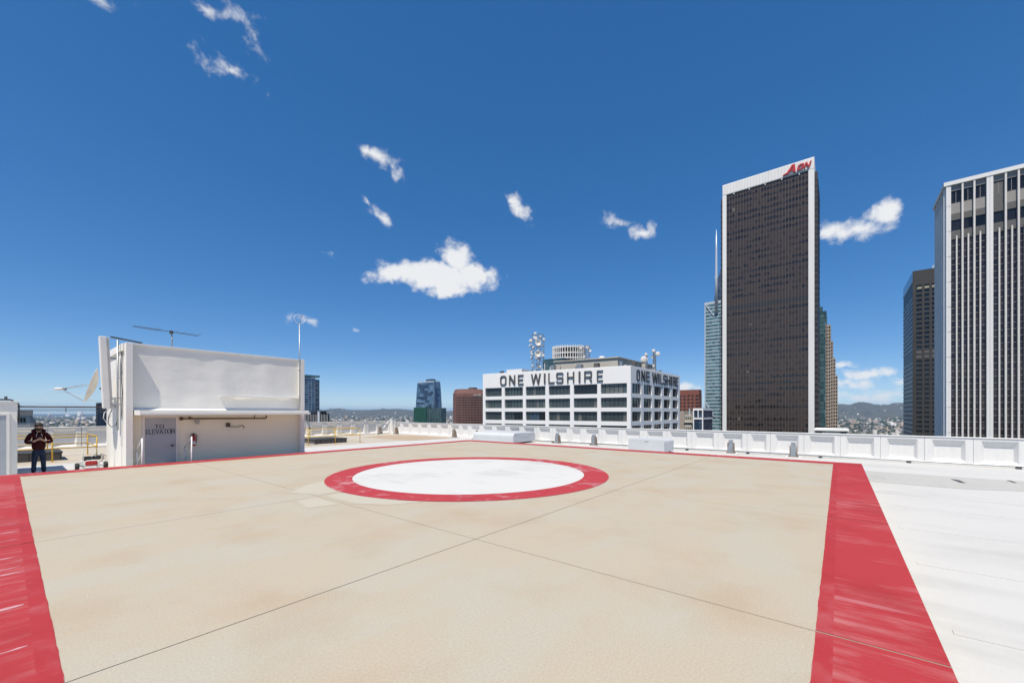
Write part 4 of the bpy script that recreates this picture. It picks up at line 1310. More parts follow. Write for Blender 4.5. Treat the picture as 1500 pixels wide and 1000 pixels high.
# jeans
jv = [(0, .02, .90), (0, .02, .80)]
jr = [(.15, .125), (.148, .125)]
je = [(0, 1)]
for s in (-1, 1):
    k = len(jv)
    jv += [(s * .085, .015, .68), (s * .100, -.01, .45), (s * .112, .02, .22), (s * .118, .02, .07)]
    jr += [.084, .070, .062, .066]
    je += [(1, k), (k, k + 1), (k + 1, k + 2), (k + 2, k + 3)]
skinned('jeans', jv, je, jr, 'denim', man, MW, root=0)
for s in (-1, 1):
    sh = MB().add([(s * .118 + a * .85, b, c) for a, b, c in ((-.05, .09, 0), (.05, .09, 0), (.055, -.12, 0), (.03, -.19, 0), (-.03, -.19, 0), (-.055, -.12, 0), (-.042, .08, .085), (.042, .08, .085), (.045, -.06, .08), (.026, -.17, .04), (-.026, -.17, .04), (-.045, -.06, .08))],
                  [(5, 4, 3, 2, 1, 0), (6, 7, 8, 11), (11, 8, 9, 10), (0, 1, 7, 6), (1, 2, 8, 7), (2, 3, 9, 8), (3, 4, 10, 9), (4, 5, 11, 10), (5, 0, 6, 11)])
    sh.build('shoe', 'shoe', man, bevel=.012, mw=MW)
ph = MB().box(-.036, .036, -.006, .006, -.075, .075).mesh('phone', 'phone_black', bevel=.003)
o = place(ph, 'phone', None, MW @ Matrix.Translation((0, -.368, 1.235)) @ Matrix.Rotation(R(38), 4, 'X'))
meta(o, 'small dark phone held in both hands of the man in maroon', 'phone')

# ------------------------------------------------------------------ the white office block with the roof sign
OK_ = Vector((100.79, 37.19, 0))
DL = Vector((-.1216, .9926, 0))
DR = Vector((.9999, -.0137, 0))
NL = Vector((-DL.y, DL.x, 0))            # outward normals
NR_ = Vector((DR.y, -DR.x, 0))
OWT = 14.45
ow = empty('office_block', (118, 62, GZ), 'white gridded office block with large sign letters round its top', 'building')
fl_ = lambda t, o, z: OK_ + DL * t + NL * o + Vector((0, 0, z))
fr_ = lambda t, o, z: OK_ + DR * t + NR_ * o + Vector((0, 0, z))
LLEN, RLEN = 50.6, 42.8
q = [OK_ + DL * .6 + DR * .6, OK_ + DR * (RLEN - .6) + DL * .6, OK_ + DR * (RLEN - .6) + DL * (LLEN - .6), OK_ + DL * (LLEN - .6) + DR * .6]
MB().prism([(p.x, p.y) for p in q], GZ, OWT - .3, 'z').build('core', 'core_dark', ow)
winL = [(1.08, 8.64), (9.71, 17.06), (18.23, 25.4), (26.57, 33.63), (34.7, 41.72), (42.85, 49.57)]
winR = [(.9, 7.39), (9.36, 15.92), (17.82, 24.3), (26.33, 32.68), (35.0, 40.87)]
rows = [(6.87, 9.70)] + [(6.87 - 3.96 * k, 9.70 - 3.98 * k) for k in range(1, 5)]
ZL = rows[-1][0] - 1.3
for fn, wins, ln in ((fl_, winL, LLEN), (fr_, winR, RLEN)):
    MB(fn).box(0, ln, -.6, 0, 9.71, OWT).build('fascia', 'tower_white', ow)
    MB(fn).box(0, ln, -.6, -.02, GZ, ZL).build('lower_wall', 'tower_white', ow)
    edges = [0] + [v for w_ in wins for v in w_] + [ln]
    for k in range(0, len(edges), 2):
        MB(fn).box(edges[k], edges[k + 1], -.6, 0, ZL + .002, 9.708).build('pier', 'tower_white', ow)
    for b, (t0, t1) in enumerate(wins):
        for r_, (z0, z1) in enumerate(rows):
            zb = rows[r_ + 1][1] if r_ + 1 < len(rows) else ZL + .002
            MB(fn).box(t0 + .001, t1 - .001, -.6, -.03, zb, z0).build('spandrel', 'tower_white', ow)
            wd = MB(fn)
            n = 6 if fn is fl_ else 3
            for k in range(1, n):
                tt = t0 + (t1 - t0) * k / n
                wd.box(tt - .06, tt + .06, -.58, -.47, z0, z1)
            wd.box(t0, t1, -.58, -.48, z0, z0 + .12)
            if r_ > 3:
                wo = wd.build('window', 'mullion_dark', ow)
                MB(fn).box(t0, t1, -.59, -.55, z0, z1).build('pane', 'pane_slate', wo)
                continue
            wo = wd.build('window', 'mullion_dark', ow)
            base = rnd.choice(['pane_teal', 'pane_slate', 'pane_teal'])
            for k in range(n):
                a, c = t0 + (t1 - t0) * k / n, t0 + (t1 - t0) * (k + 1) / n
                mt = base
                u = rnd.random()
                if fn is fl_:
                    if r_ == 0 and b == 1:
                        mt = 'pane_dark'
                    elif r_ == 2 and b == 3:
                        mt = 'pane_blue' if 1 <= 5 - k <= 3 else 'pane_dark' if 5 - k >= 4 else base
                    elif r_ == 2 and b == 4:
                        mt = 'pane_dark' if 5 - k >= 3 else base
                    elif r_ == 0 and b == 0:
                        mt = 'pane_blind' if u < .6 else 'pane_teal'
                    elif u < .12:
                        mt = 'pane_slate'
                    elif u > .9:
                        mt = 'pane_blind'
                else:
                    mt = 'pane_dark'  # right face: its shade and dark reflections are put into the pane colour
                MB(fn).box(a + .002, c - .002, -.60 + .01 * rnd.random(), -.55 + .008 * rnd.random(), z0, z1).build('pane', mt, wo)
# fascia joints and sign letters
lt = [(43.34, 40.91), (39.85, 37.48), (36.44, 34.39), (31.63, 28.1), (27.0, 26.45), (25.45, 23.34), (22.77, 20.36), (19.13, 16.8), (15.42, 14.84), (13.66, 11.23), (9.77, 7.93)]
lr = [(3.8, 6.18), (7.29, 10.15), (10.95, 13.67), (15.92, 20.6), (21.08, 22.06), (22.92, 25.25), (25.56, 28.29), (28.82, 32.2), (32.89, 34.01), (34.86, 37.52), (38.11, 40.5)]
for k, ch in enumerate('ONEWILSHIRE'):
    letter(ch, fl_, lt[k][0], lt[k][1], 10.45, 13.65, .02, .28, 'letter_steel', ow, .19, .125)
    letter(ch, fr_, lr[k][0], lr[k][1], 10.55, 13.75, .02, .18, 'letter_black', ow, .22, .14)
MB(fl_).box(-.02, LLEN, -.5, -.1, OWT + .002, OWT + .12).build('coping', 'tower_white', ow)
MB(fr_).box(.42, RLEN, -.5, -.1, OWT + .002, OWT + .12).build('coping', 'tower_white', ow)
# rooftop plant screen and little things
pv_ = lambda a, b, c: OK_ + DL * b + DR * a + Vector((0, 0, c))
MB(pv_).box(11, 40, 8.5, 30, OWT - .3, 18.4).build('plant_screen', 'roof_beige', ow)
MB(pv_).box(10.6, 40.4, 8.1, 30.4, 18.402, 18.7).build('plant_screen_cap', 'roof_beige', ow)
for k in range(26):
    a, b = rnd.uniform(8, 40), rnd.choice([rnd.uniform(2.5, 7.5), rnd.uniform(3, 30)])
    if b > 8:
        a = rnd.uniform(5, 10)
    h = rnd.uniform(.6, 2.6)
    s_ = rnd.uniform(.4, 1.6)
    MB(pv_).box(a, a + s_, b, b + s_, OWT - .3, OWT + h).build('plant_unit', rnd.choice(['roof_beige', 'galvanised', 'curb_side', 'roof_beige']), ow)
for k in range(18):
    tt = 2 + k * 2.3
    MB(fr_).box(tt - .03, tt + .03, -.36, -.30, OWT + .12, OWT + .8).build('roof_light', 'steel_dark', ow)
MB(pv_).box(4, 9, 38, 44, OWT - .3, OWT + 1.6).build('stair_head', 'tower_white', ow)
MB(pv_).box(3, 3.4, 44.5, 46, OWT - .3, OWT + 1.1).build('plant_unit', 'steel_dark', ow)

dish_me = MB().lathe([(0, -.25), (.35, -.22), (.75, -.05), (1.0, .18), (.97, .2), (.7, .02), (0, -.12)], Matrix.Rotation(R(90), 4, 'X'), 18).mesh('dish', 'dish_white', smooth=True)
drum_me = MB().lathe([(0, -.55), (.7, -.55), (.95, -.3), (1.0, 0), (1.0, .25), (.9, .3), (0, .33)], Matrix.Rotation(R(90), 4, 'X'), 18).mesh('dish', 'dish_white', smooth=True)


def lattice(name, x, y, z0, z1, w_, label, dishes, seed, sway=0):
    """square lattice tower carrying microwave dishes"""
    rr = random.Random(seed)
    r0 = empty(name, (x, y, z0), label, 'antenna tower')
    for sx_ in (-1, 1):
        for sy_ in (-1, 1):
            MB().bar((x + sx_ * w_ / 2, y + sy_ * w_ / 2, z0), (x + sx_ * w_ / 2, y + sy_ * w_ / 2, z1), .16).build('leg', 'galvanised', r0)
    n = max(2, int((z1 - z0) / 1.9))
    br = MB()
    for k in range(n):
        a, b = z0 + (z1 - z0) * k / n, z0 + (z1 - z0) * (k + 1) / n
        for s in (-1, 1):
            h = w_ / 2
            br.bar((x - h, y + s * h, a), (x + h, y + s * h, b), .08).bar((x + h, y + s * h, a), (x - h, y + s * h, b), .08)
            br.bar((x + s * h, y - h, a), (x + s * h, y + h, b), .08).bar((x + s * h, y + h, a), (x + s * h, y - h, b), .08)
            br.bar((x - h, y + s * h, b), (x + h, y + s * h, b), .09).bar((x + s * h, y - h, b), (x + s * h, y + h, b), .09)
    br.build('bracing', 'galvanised', r0)
    for (dx, dz, rad, ang) in dishes:
        mw = Matrix.Translation((x + dx[0], y + dx[1], dz)) @ Matrix.Rotation(R(ang), 4, 'Z') @ Matrix.Scale(rad, 4)
        place(drum_me if rr.random() < .6 else dish_me, 'dish', r0, mw)
    return r0


dr_ = random.Random(21)
dl_ = [((-1.9, -1.5), 25.0, 1.05, -52), ((-1.9, -1.4), 21.2, 1.08, -48), ((-1.3, .2), 28.4, .5, -40)]
for k in range(34):
    side = dr_.uniform(-2.6, 2.4)
    # spread across the tower's visible width (direction across the line of sight)
    dl_.append(((side * .62 - dr_.uniform(.6, 2), -side * .78 - dr_.uniform(.4, 1.4)), dr_.uniform(15.2, 27.6), dr_.choice([.3, .4, .45, .5, .6]), dr_.uniform(-90, 20)))
lattice('antenna_tower', 106.8, 72.9, OWT - .3, 28.2, 3.0, 'tall lattice antenna tower crowded with white dishes on the sign building roof', dl_, 2)
lattice('antenna_tower', 126.3, 64.5, OWT - .3, 26.0, 1.5, 'slim lattice mast with small dishes beside the round white tower', [((-.8, -.6), 25.4, .55, -50), ((-1.2, .6), 22.0, .5, -30), ((.4, -1.0), 24.2, .5, -60), ((-.9, -.2), 20.4, .55, -50), ((-1.0, 2.2), 25.6, .6, -40)], 5)
for (x, y, zt, ds, lbl) in ((130.0, 43.9, 21.0, [((-.5, .4), 19.6, 1.2, -50), ((-.3, -.2), 21.3, .55, -40)], 'short mast with one big round dish at the block corner'),
                            (131.9, 41.6, 22.2, [((-.3, .2), 22.6, .6, -45), ((-.5, -1.3), 21.4, .75, -70), ((-.3, .1), 17.4, .5, -50), ((-.4, .7), 20.6, .5, -30)], 'three dish mast at the far roof edge of the sign building')):
    lattice('antenna_mast', x, y, OWT - .3, zt, .7, lbl, ds, 9)
o = empty('microwave_dish', (115.6, 53.4, OWT - .3), 'large white microwave dish standing alone on the sign building roof', 'dish')
MB().tube([(115.6, 53.4, OWT - .3), (115.6, 53.4, 18.8)], .12, 8).build('mount', 'galvanised', o)
place(drum_me, 'reflector', o, Matrix.Translation((115.2, 53.1, 18.9)) @ Matrix.Rotation(R(-52), 4, 'Z') @ Matrix.Scale(1.15, 4))

# ------------------------------------------------------------------ far towers
def tower(name, label, cat, x0, x1, y0, y1, zt, flo, bay, mg, mb_, band=.35, pier=.25, proud=.25, zlow=-40, top=None, piers=True, bands=True, group=None):
    """glazed box with a projecting floor band per storey and projecting piers"""
    r0 = empty(name, ((x0 + x1) / 2, (y0 + y1) / 2, GZ), label, cat, group)
    MB().box(x0, x1, y0, y1, GZ, zt - .2).build('glazing', mg, r0)
    top = flo * .9 if top is None else top
    p = proud
    MB().box(x0 - p, x1 + p, y0 - p, y1 + p, zt - top, zt).build('roof_band', mb_, r0)
    if bands:
        bh = flo * band
        me = MB().box(x0 - p * .8, x1 + p * .8, y0 - p * .8, y1 + p * .8, 0, bh).mesh('floor_band', mb_)
        z = zt - top - flo
        while z > zlow:
            place(me, 'floor_band', r0, T(0, 0, z))
            z -= flo
        MB().box(x0 - p * .8, x1 + p * .8, y0 - p * .8, y1 + p * .8, GZ, z).build('lower_storeys', mb_, r0)
    if piers:
        pm = MB()
        nx_, ny_ = max(1, round((x1 - x0) / bay)), max(1, round((y1 - y0) / bay))
        for k in range(nx_ + 1):
            xx = x0 + (x1 - x0) * k / nx_
            for yy, d in ((y0, -1), (y1, 1)):
                pm.box(xx - pier * bay / 2, xx + pier * bay / 2, min(yy, yy + d * p), max(yy, yy + d * p), zlow, zt - top - .01)
        for k in range(1, ny_):
            yy = y0 + (y1 - y0) * k / ny_
            for xx, d in ((x0, -1), (x1, 1)):
                pm.box(min(xx, xx + d * p), max(xx, xx + d * p), yy - pier * bay / 2, yy + pier * bay / 2, zlow, zt - top - .01)
        meta(pm.build('piers', mb_, r0), kind='stuff')
    return r0


# the bronze tower with white frame: faces -x, from y = 4.6 to y = 59.6
at = empty('bronze_tower', (345, 32, GZ), 'tall bronze glass tower framed in white, red logo at its top corner', 'skyscraper')
AX, AY0, AY1, AZ = 325.8, 4.6, 59.6, 169.9
IY0_, IY1_ = AY0 + 3.28, AY1 - 2.74
ZB = 161.9
MB().box(AX + 1.2, AX + 42, AY0 + .5, AY1 - .5, GZ, AZ - .5).build('core', 'bronze_panel', at)
MB().box(AX + 2.5, AX + 40, AY0 - 1.6, AY1 + 1.4, GZ, AZ - 9).build('side_wing', 'bronze_panel', at)
sw = MB().box(AX + 2.3, AX + 40.2, AY0 - 1.75, AY1 + 1.55, 0, 1.7).mesh('floor_band', 'core_dark')
z = 155.0
while z > -40:
    place(sw, 'floor_band', at, T(0, 0, z))
    z -= 4.0
for y0, y1 in ((AY0, IY0_), (IY1_, AY1)):
    MB().box(AX, AX + 1.6, y0, y1, GZ, ZB - .002).build('white_pier', 'stone_white', at, bevel=.25)
MB().box(AX, AX + 41, AY0, AY1, ZB, AZ).build('crown_band', 'stone_white', at, bevel=.5)
for k in range(1, 30):
    yy = AY0 + (AY1 - AY0) * k / 30
    MB().box(AX - .02, AX + .05, yy - .04, yy + .04, ZB + .3, AZ - .5).build('crown_joint', 'panel_grey', at)
MB().box(AX + .72, AX + 1.19, IY0_, IY1_, -40, ZB - .9).build('glazing', 'bronze_sheet', at)
MB().box(AX + .6, AX + 1.19, IY0_ + .1, IY1_ - .1, ZB - .9, ZB - .004).build('crown_gap', 'core_dark', at)
NM = 27
bw = (IY1_ - IY0_) / NM
rw = random.Random(5)
wn_dark, wn_mid, wn_pale = MB(), MB(), MB()
z = ZB - 4.6
while z > -38:
    if 74.5 < z < 81:
        z -= 4.25
        continue
    lit, run = False, 0
    p_on = rw.choice([.25, .45, .6, .75, .9]) if z > 85 else rw.choice([.1, .25, .4, .55, .75])
    for k in range(NM):
        if run <= 0:
            lit = rw.random() < p_on
            run = rw.choice([1, 1, 2, 3, 4, 6])
        run -= 1
        y0_ = IY0_ + k * bw
        drop = rw.choice([0, 0, 0, .6, 1.1])
        (wn_dark if lit else wn_mid if rw.random() < .5 else wn_pale if rw.random() < .02 else MB()).box(AX + .69, AX + .73, y0_ + .16, y0_ + bw - .16, z, z + 2.0 - drop)
    z -= 4.25
meta(wn_dark.build('windows', 'bronze_glass', at), kind='stuff')
meta(wn_mid.build('shaded_windows', 'bronze_blind', at), kind='stuff')
meta(wn_pale.build('lit_windows', 'lit_blind', at), kind='stuff')
MB().box(AX + .66, AX + .73, IY0_, IY1_, 76.4, 79.4).build('plant_floor_louvre', 'core_dark', at)
ml = MB().box(AX + .5, AX + .685, -.07, .07, -40, ZB - .9).mesh('mullion', 'bronze_mullion')
for k in range(NM + 1):
    place(ml, 'mullion', at, T(0, IY0_ + (IY1_ - IY0_) * k / NM, 0))
for k in range(5):
    yy = IY0_ + (IY1_ - IY0_) * (k + .5) / 5
    MB().box(AX + .2, AX + .58, yy - .3, yy + .3, ZB - 1.0, ZB - .01).build('crown_bracket', 'stone_white', at)
# the red logo, letters leaning forward; t runs from the right edge to the left
afn = lambda t, o, z: (AX - o, AY0 + t, z)


def slant(ch, t0, t1, z0, z1, sx, sy):
    mb_ = MB(lambda t, o, z: afn(t - (z - 163) * .30, o, z))
    for k, pc in enumerate(glyph(ch, sx, sy)):
        mb_.prism([(t0 + (t1 - t0) * a, z0 + (z1 - z0) * b) for a, b in pc], .06, .7 + .015 * k, 'y')
    return mb_


mk('logo_red', (.55, .012, .012), .45)
slant('A', 15.9, 10.2, 163.4, 168.8, .26, .2).build('letter', 'logo_red', at)
slant('O', 9.9, 6.5, 163.8, 167.5, .25, .22).build('letter', 'logo_red', at)
slant('N', 6.1, 2.8, 163.8, 167.5, .24, .22).build('letter', 'logo_red', at)
MB(afn).prism([(17.4, 162.9), (13.6, 164.3), (13.6, 165.1), (17.4, 163.5)], .06, .66, 'y').build('logo_swash', 'logo_red', at)
MB(afn).box(3.0, 16.4, .02, .3, 162.75, 162.95).build('logo_ledge', 'panel_dark', at)

# the fluted tower at the right edge: faces -x (sunlit) and +y (in shade)
ft = empty('fluted_tower', (215, -56, GZ), 'grey and white fluted tower with plum glass and pale corner columns', 'skyscraper')
FX, FY, FZ = 194.8, -36.7, 80.4
ffn = lambda t, o, z: (FX - o, FY - t, z)
sfn = lambda t, o, z: (FX + t, FY + o, z)
FL = 40
MB().box(FX + .9, FX + 20, FY - FL, FY - .9, GZ, FZ - .4).build('core', 'core_dark', ft)
MB(ffn).box(-.6, FL, -21, .45, FZ - 1.3, FZ).build('roof_band', 'stone_white', ft)
MB(ffn).box(.6, FL, -.9, -.35, FZ - 3.2, FZ - 1.302).build('soffit_band', 'panel_grey', ft)
GLOW = 60.6
pos = 0.0
fin_me = MB(ffn).box(-.22, .22, -.9, .30, GZ, FZ - 1.31).mesh('fin', 'fin_warm')
half_me = MB(ffn).box(-.17, .17, -.9, .20, GZ, 61.6).mesh('fin', 'fin_warm')
bay = 0
bar_me = MB(ffn).box(0, 7.9, -.70, -.64, 0, .13).mesh('transom', 'panel_grey')
while pos < FL - 1:
    wcol = 1.13 if bay == 0 else 1.45
    if bay == 0:
        MB(ffn).box(0, .62, -1, .25, GZ, FZ - 1.31).build('column', 'stone_white', ft)
        MB(ffn).box(.66, 1.13, -1, .2, GZ, FZ - 1.31).build('column', 'stone_white', ft)
    else:
        MB(ffn).box(pos, pos + .7, -1, .3, GZ, FZ - 1.31).build('column', 'stone_white', ft)
        MB(ffn).box(pos + .75, pos + wcol, -1, .3, GZ, FZ - 1.31).build('column', 'stone_white', ft)
    a0 = pos + wcol
    b0 = 8.05
    for k in range(1, 3):
        place(fin_me, 'fin', ft, T(0, -(a0 + b0 * k / 3), 0))
    for k in range(3):
        place(half_me, 'fin', ft, T(0, -(a0 + b0 * (k + .5) / 3), 0))
        t0, t1 = a0 + b0 * k / 3 + (.17 if k else 0), a0 + b0 * (k + 1) / 3 - (.17 if k < 2 else 0)
        if bay == 1 and k == 0:
            MB(ffn).box(t0, t1, -.8, -.62, 69.4, FZ - 3.21).build('louvre', 'panel_dark', ft)
        else:
            MB(ffn).box(t0, t1, -.8, -.66, FZ - 7.4, FZ - 3.21).build('window', 'black_glass', ft)
            MB(ffn).box(t0, t1, -.8, -.56, 71.3, FZ - 7.42).build('panel', 'panel_grey', ft, bevel=.03)
            MB(ffn).box(t0, t1, -.8, -.52, 69.4, 71.28).build('panel', 'panel_grey', ft, bevel=.03)
        MB(ffn).box((t0 + t1) / 2 - .05, (t0 + t1) / 2 + .05, -.7, -.58, FZ - 7.4, FZ - 3.21).build('mullion', 'panel_grey', ft)
        MB(ffn).box(t0, t1, -.85, -.45, 67.2, 69.38).build('sill_band', 'panel_dark', ft)
        MB(ffn).box(t0, t1, -.89, -.75, 63.6, 67.18).build('window', 'black_glass', ft)
        MB(ffn).box(t0, t1, -.85, -.45, GLOW, 63.58).build('sill_band', 'panel_dark', ft)
    gm = 'plum_glass'
    MB(ffn).box(a0, a0 + b0, -.85, -.71, -40, GLOW - .002).build('glazing', gm, ft)
    z = GLOW - 2.15
    while z > -30:
        place(bar_me, 'transom', ft, T(0, -a0, z))
        z -= 2.15
    pos += wcol + b0
    bay += 1
# shaded side with its own fins and pale panels
MB(sfn).box(.7, 20, -.89, -.3, GZ, FZ - 6).build('side_panelling', 'stone_white', ft)
for k in range(5):
    t0 = .9 + k * 4.1
    MB(sfn).box(t0, t0 + 1.0, -.3, .45, GZ, FZ - 1.8).build('side_fin', 'stone_white', ft)
    MB(sfn).box(t0 + 1.02, t0 + 4.0, -.3, .0, GZ, 61).build('side_panel', 'stone_white', ft)
jm = MB(sfn).box(.6, 20, -.28, .02, 0, .08).mesh('side_joint', 'panel_grey')
z = 61.0
while z > -30:
    place(jm, 'side_joint', ft, T(0, 0, z))
    z -= 8.6
jm = MB(ffn).box(0, 1.13, -.2, .262, 0, .08).mesh('column_joint', 'panel_grey')
z = 72.0
while z > -30:
    place(jm, 'column_joint', ft, T(0, 0, z))
    z -= 8.6

# dark brown tower with striped side
def dark_tower():
    d = 360 / 260
    x0, y0 = -7.983 + (355.16 + 7.983) * d, -7.837 + (-44.78 + 7.837) * d
    zt = 126.0
    r0 = empty('brown_tower', (x0 + 30, y0 - 25, GZ), 'dark brown gridded tower with pale striped side, left of the fluted tower', 'skyscraper')
    x1, y1 = x0 + 70, y0 - 50
    MB().box(x0 + .8, x1, y1, y0 - .8, GZ, zt - .5).build('core', 'black_glass', r0)
    f2 = lambda t, o, z: (x0 - o, y0 - t, z)
    s2 = lambda t, o, z: (x0 + t, y0 + o, z)
    MB(f2).box(0, 50, -1, 0, zt - 13, zt).build('crown', 'brown_grid', r0)
    MB(s2).box(.2, 70, -1, -.1, zt - 8, zt - .1).build('crown_side', 'steel_glass', r0)
    MB(f2).box(0, 2.2, -1, 0, GZ, zt - 13.01).build('corner_pier', 'brown_grid', r0)
    pm = MB(f2).box(-.75, .75, -.8, -.02, -40, zt - 13.01).mesh('pier', 'brown_grid')
    for k in range(1, 11):
        place(pm, 'pier', r0, T(0, -(2.0 + k * 4.55), 0))
    bm_ = MB(f2).box(2.2, 50, -.8, -.08, 0, 1.7).mesh('spandrel', 'brown_grid')
    z = zt - 13 - 4.1
    k = 0
    while z > -40:
        place(bm_, 'spandrel', r0, T(0, 0, z))
        if k in (14, 15):
            MB(f2).box(2.3, 50, -.8, -.2, z + 1.6, z + 4.2).build('plant_floor', 'panel_dark', r0)
        z -= 4.1
        k += 1
    for t in (2.9, 7.4, 12.0):
        MB(f2).box(t, t + 2.8, -.8, .02, zt - 16.4, zt - 14.6).build('lit_panel', 'yellow_lit_panel', r0)
    MB(s2).box(.3, 69.8, -.85, -.35, -40, zt - 8.01).build('side_glazing', 'navy_glass', r0)
    sm = MB(s2).box(.1, 70, -.8, -.05, 0, 1.05).mesh('side_band', 'pale_band')
    z = zt - 24
    k = 0
    while z > -40:
        if k not in (12, 13):
            place(sm, 'side_band', r0, T(0, 0, z))
        z -= 4.1
        k += 1
    MB(s2).box(.1, 70, -.8, -.04, zt - 9.3, zt - 8.01).build('side_band', 'pale_band', r0)
    rl = MB()
    for zz in (zt + .8, zt + 3.6):
        rl.box(x0 + 8, x0 + 8.5, y0 - 48, y0 - 14, zz, zz + .7)
    for k in range(5):
        rl.box(x0 + 8, x0 + 8.5, y0 - 14 - k * 8, y0 - 13.3 - k * 8, zt - .6, zt + 4)
    rl.build('roof_rail', 'label_white', r0)


dark_tower()

# aqua glass tower with sail top and spire
wg = tower('glass_spire_tower', 'pale aqua glass tower with white spire behind the bronze tower', 'skyscraper', 512, 560, 74, 116, 131, 4.0, 6.0, 'aqua_glass', 'pale_band', .28, .08, .3, -30, 3, piers=False)
MB().add([(513, 106.5, 131), (513, 84, 131), (513, 84, 168), (513, 99, 168), (513, 104, 150), (522, 106.5, 131), (522, 84, 131), (522, 84, 168), (522, 99, 168), (522, 104, 150)],
         [(0, 1, 2, 3, 4), (9, 8, 7, 6, 5), (0, 4, 9, 5), (4, 3, 8, 9), (3, 2, 7, 8), (2, 1, 6, 7), (1, 0, 5, 6)]).build('sail', 'steel_glass', wg)
MB().tube([(511, 103.3, 118), (511, 103.3, 160), (511, 103.3, 190), (511, 103.3, 214)], [2.0, 1.5, 1.1, .25], 10).build('spire', 'pale_steel', wg, smooth=True)
MB().box(509.6, 512.4, 101.9, 104.7, 157, 159).build('spire_collar', 'pale_steel', wg)
MB().bar((511.5, 115.4, 129), (511.5, 106, 114), .9).build('crown_brace', 'pale_steel', wg)
MB().bar((511.5, 115.0, 12), (511.5, 106, -4), .9).build('lower_brace', 'pale_steel', wg)
MB().box(511.2, 511.8, 99.2, 99.9, -30, 116).build('joint_line', 'steel_glass', wg)
MB().box(511.3, 512.2, 115.2, 116.2, -30, 131).build('edge_column', 'pale_steel', wg)

# green and beige stepped towers right of the bronze tower
gt = tower('green_glass_tower', 'narrow green glass tower peeking out beside the bronze tower', 'skyscraper', 452, 480, .9, 14, 92, 3.9, 2.4, 'green_glass', 'green_glass', .25, .14, .25, -30, 2)
MB().box(454, 478, 3.4, 13, 92, 96.5).build('upper_step', 'green_glass', gt)
MB().box(456, 476, 5.6, 12, 96.5, 101).build('upper_step', 'green_glass', gt)
st = empty('stepped_tower', (386, -8, GZ), 'beige stepped tower with punched windows beside the green glass tower', 'skyscraper')
SXB = 376.5
for k, (y1, y0, zt) in enumerate(((-.3, -3.26, 66.7), (-3.26, -4.56, 54.4), (-4.56, -5.98, 41.7), (-5.98, -7.28, 28.9))):
    xx0 = SXB + .1 * k
    MB().box(xx0 + .4, xx0 + 22, y0, y1, GZ, zt).build('wing', 'beige_stone', st)
    n = 2 if k == 0 else 1
    wz = zt - 1.2
    wm = MB()
    while wz > -24:
        for j in range(n):
            ya = y1 - (y1 - y0) * (j + .2) / n
            yb = y1 - (y1 - y0) * (j + .78) / n
            wm.box(xx0 + .30, xx0 + .41, min(ya, yb), max(ya, yb), wz - 1.35, wz)
        wz -= 2.57
    meta(wm.build('windows', 'dark_window', st), kind='stuff')

# behind the sign building and between the towers
tower('brick_slab', 'reddish brown brick tower between the sign building and the aqua glass tower', 'tower', 436, 446, 103.8, 123.5, 24.5, 3.6, 3.6, 'dark_window', 'red_brick', .45, .5, .3, -50, 5.5)
hb = empty('old_beige_block', (235, 58, GZ), 'old beige stone block with small square windows', 'building')
MB().box(233, 255, 56.5, 60.2, GZ, 0.0).build('left_wing', 'roof_beige', hb)
MB().box(236, 255, 52.5, 56.5, GZ, -3.5).build('recessed_wall', 'beige_stone', hb)
MB().box(233, 255, 60.4, 67, GZ, 2.2).build('rear_wing', 'beige_stone', hb)
MB().box(234, 235, 57.6, 58.2, .01, 3.6).build('roof_vent', 'pale_band', hb)
MB().box(236, 237, 53.6, 54.4, -3.49, 3.2).build('roof_vent', 'pale_band', hb)
MB().box(232.4, 255.2, 52.4, 60.5, -4.4, -4.0).build('cornice', 'roof_beige', hb)
MB().box(232.6, 255.1, 52.0, 52.48, GZ, .6).build('corner_pier', 'roof_beige', hb)
for r_ in range(4):
    for k in range(3):
        MB().box(232.94, 232.99, 56.9 + k * 1.1, 57.5 + k * 1.1, -2.6 - 2.9 * r_, -1.2 - 2.9 * r_).build('window', 'core_dark', hb)
wbk = empty('white_corner_block', (217, 48, GZ), 'small white framed office block with dark glass beside the aqua tower', 'building')
MB().box(215, 235, 46.2, 50.7, GZ, 3.0).build('glazing', 'steel_glass', wbk)
MB().box(214.6, 235.2, 46.0, 50.9, 2.4, 3.5).build('roof_slab', 'tower_white', wbk)
MB().box(214.6, 235.2, 46.0, 50.9, -2.2, -1.4).build('mid_slab', 'tower_white', wbk)
MB().box(214.5, 215, 46.0, 46.5, GZ, 2.39).box(214.5, 215, 48.2, 48.6, -1.39, 2.39).box(214.5, 215, 50.4, 50.9, GZ, 2.39).build('frame_posts', 'tower_white', wbk)
lw = empty('low_white_block', (236, -6, GZ), 'low flat roofed beige block with dark openings just over the parapet', 'building')
MB().box(232, 250, -11.2, 1.0, GZ, -7.2).build('wall', 'roof_beige', lw)
MB().box(231.6, 250.2, -11.5, 1.3, -7.198, -6.4).build('roof_slab', 'tower_white', lw)
MB().box(231.9, 231.99, -1.9, .6, -9.2, -7.4).build('opening', 'core_dark', lw)
MB().box(231.9, 231.99, -10.6, -8.5, -9.2, -7.4).build('opening', 'core_dark', lw)

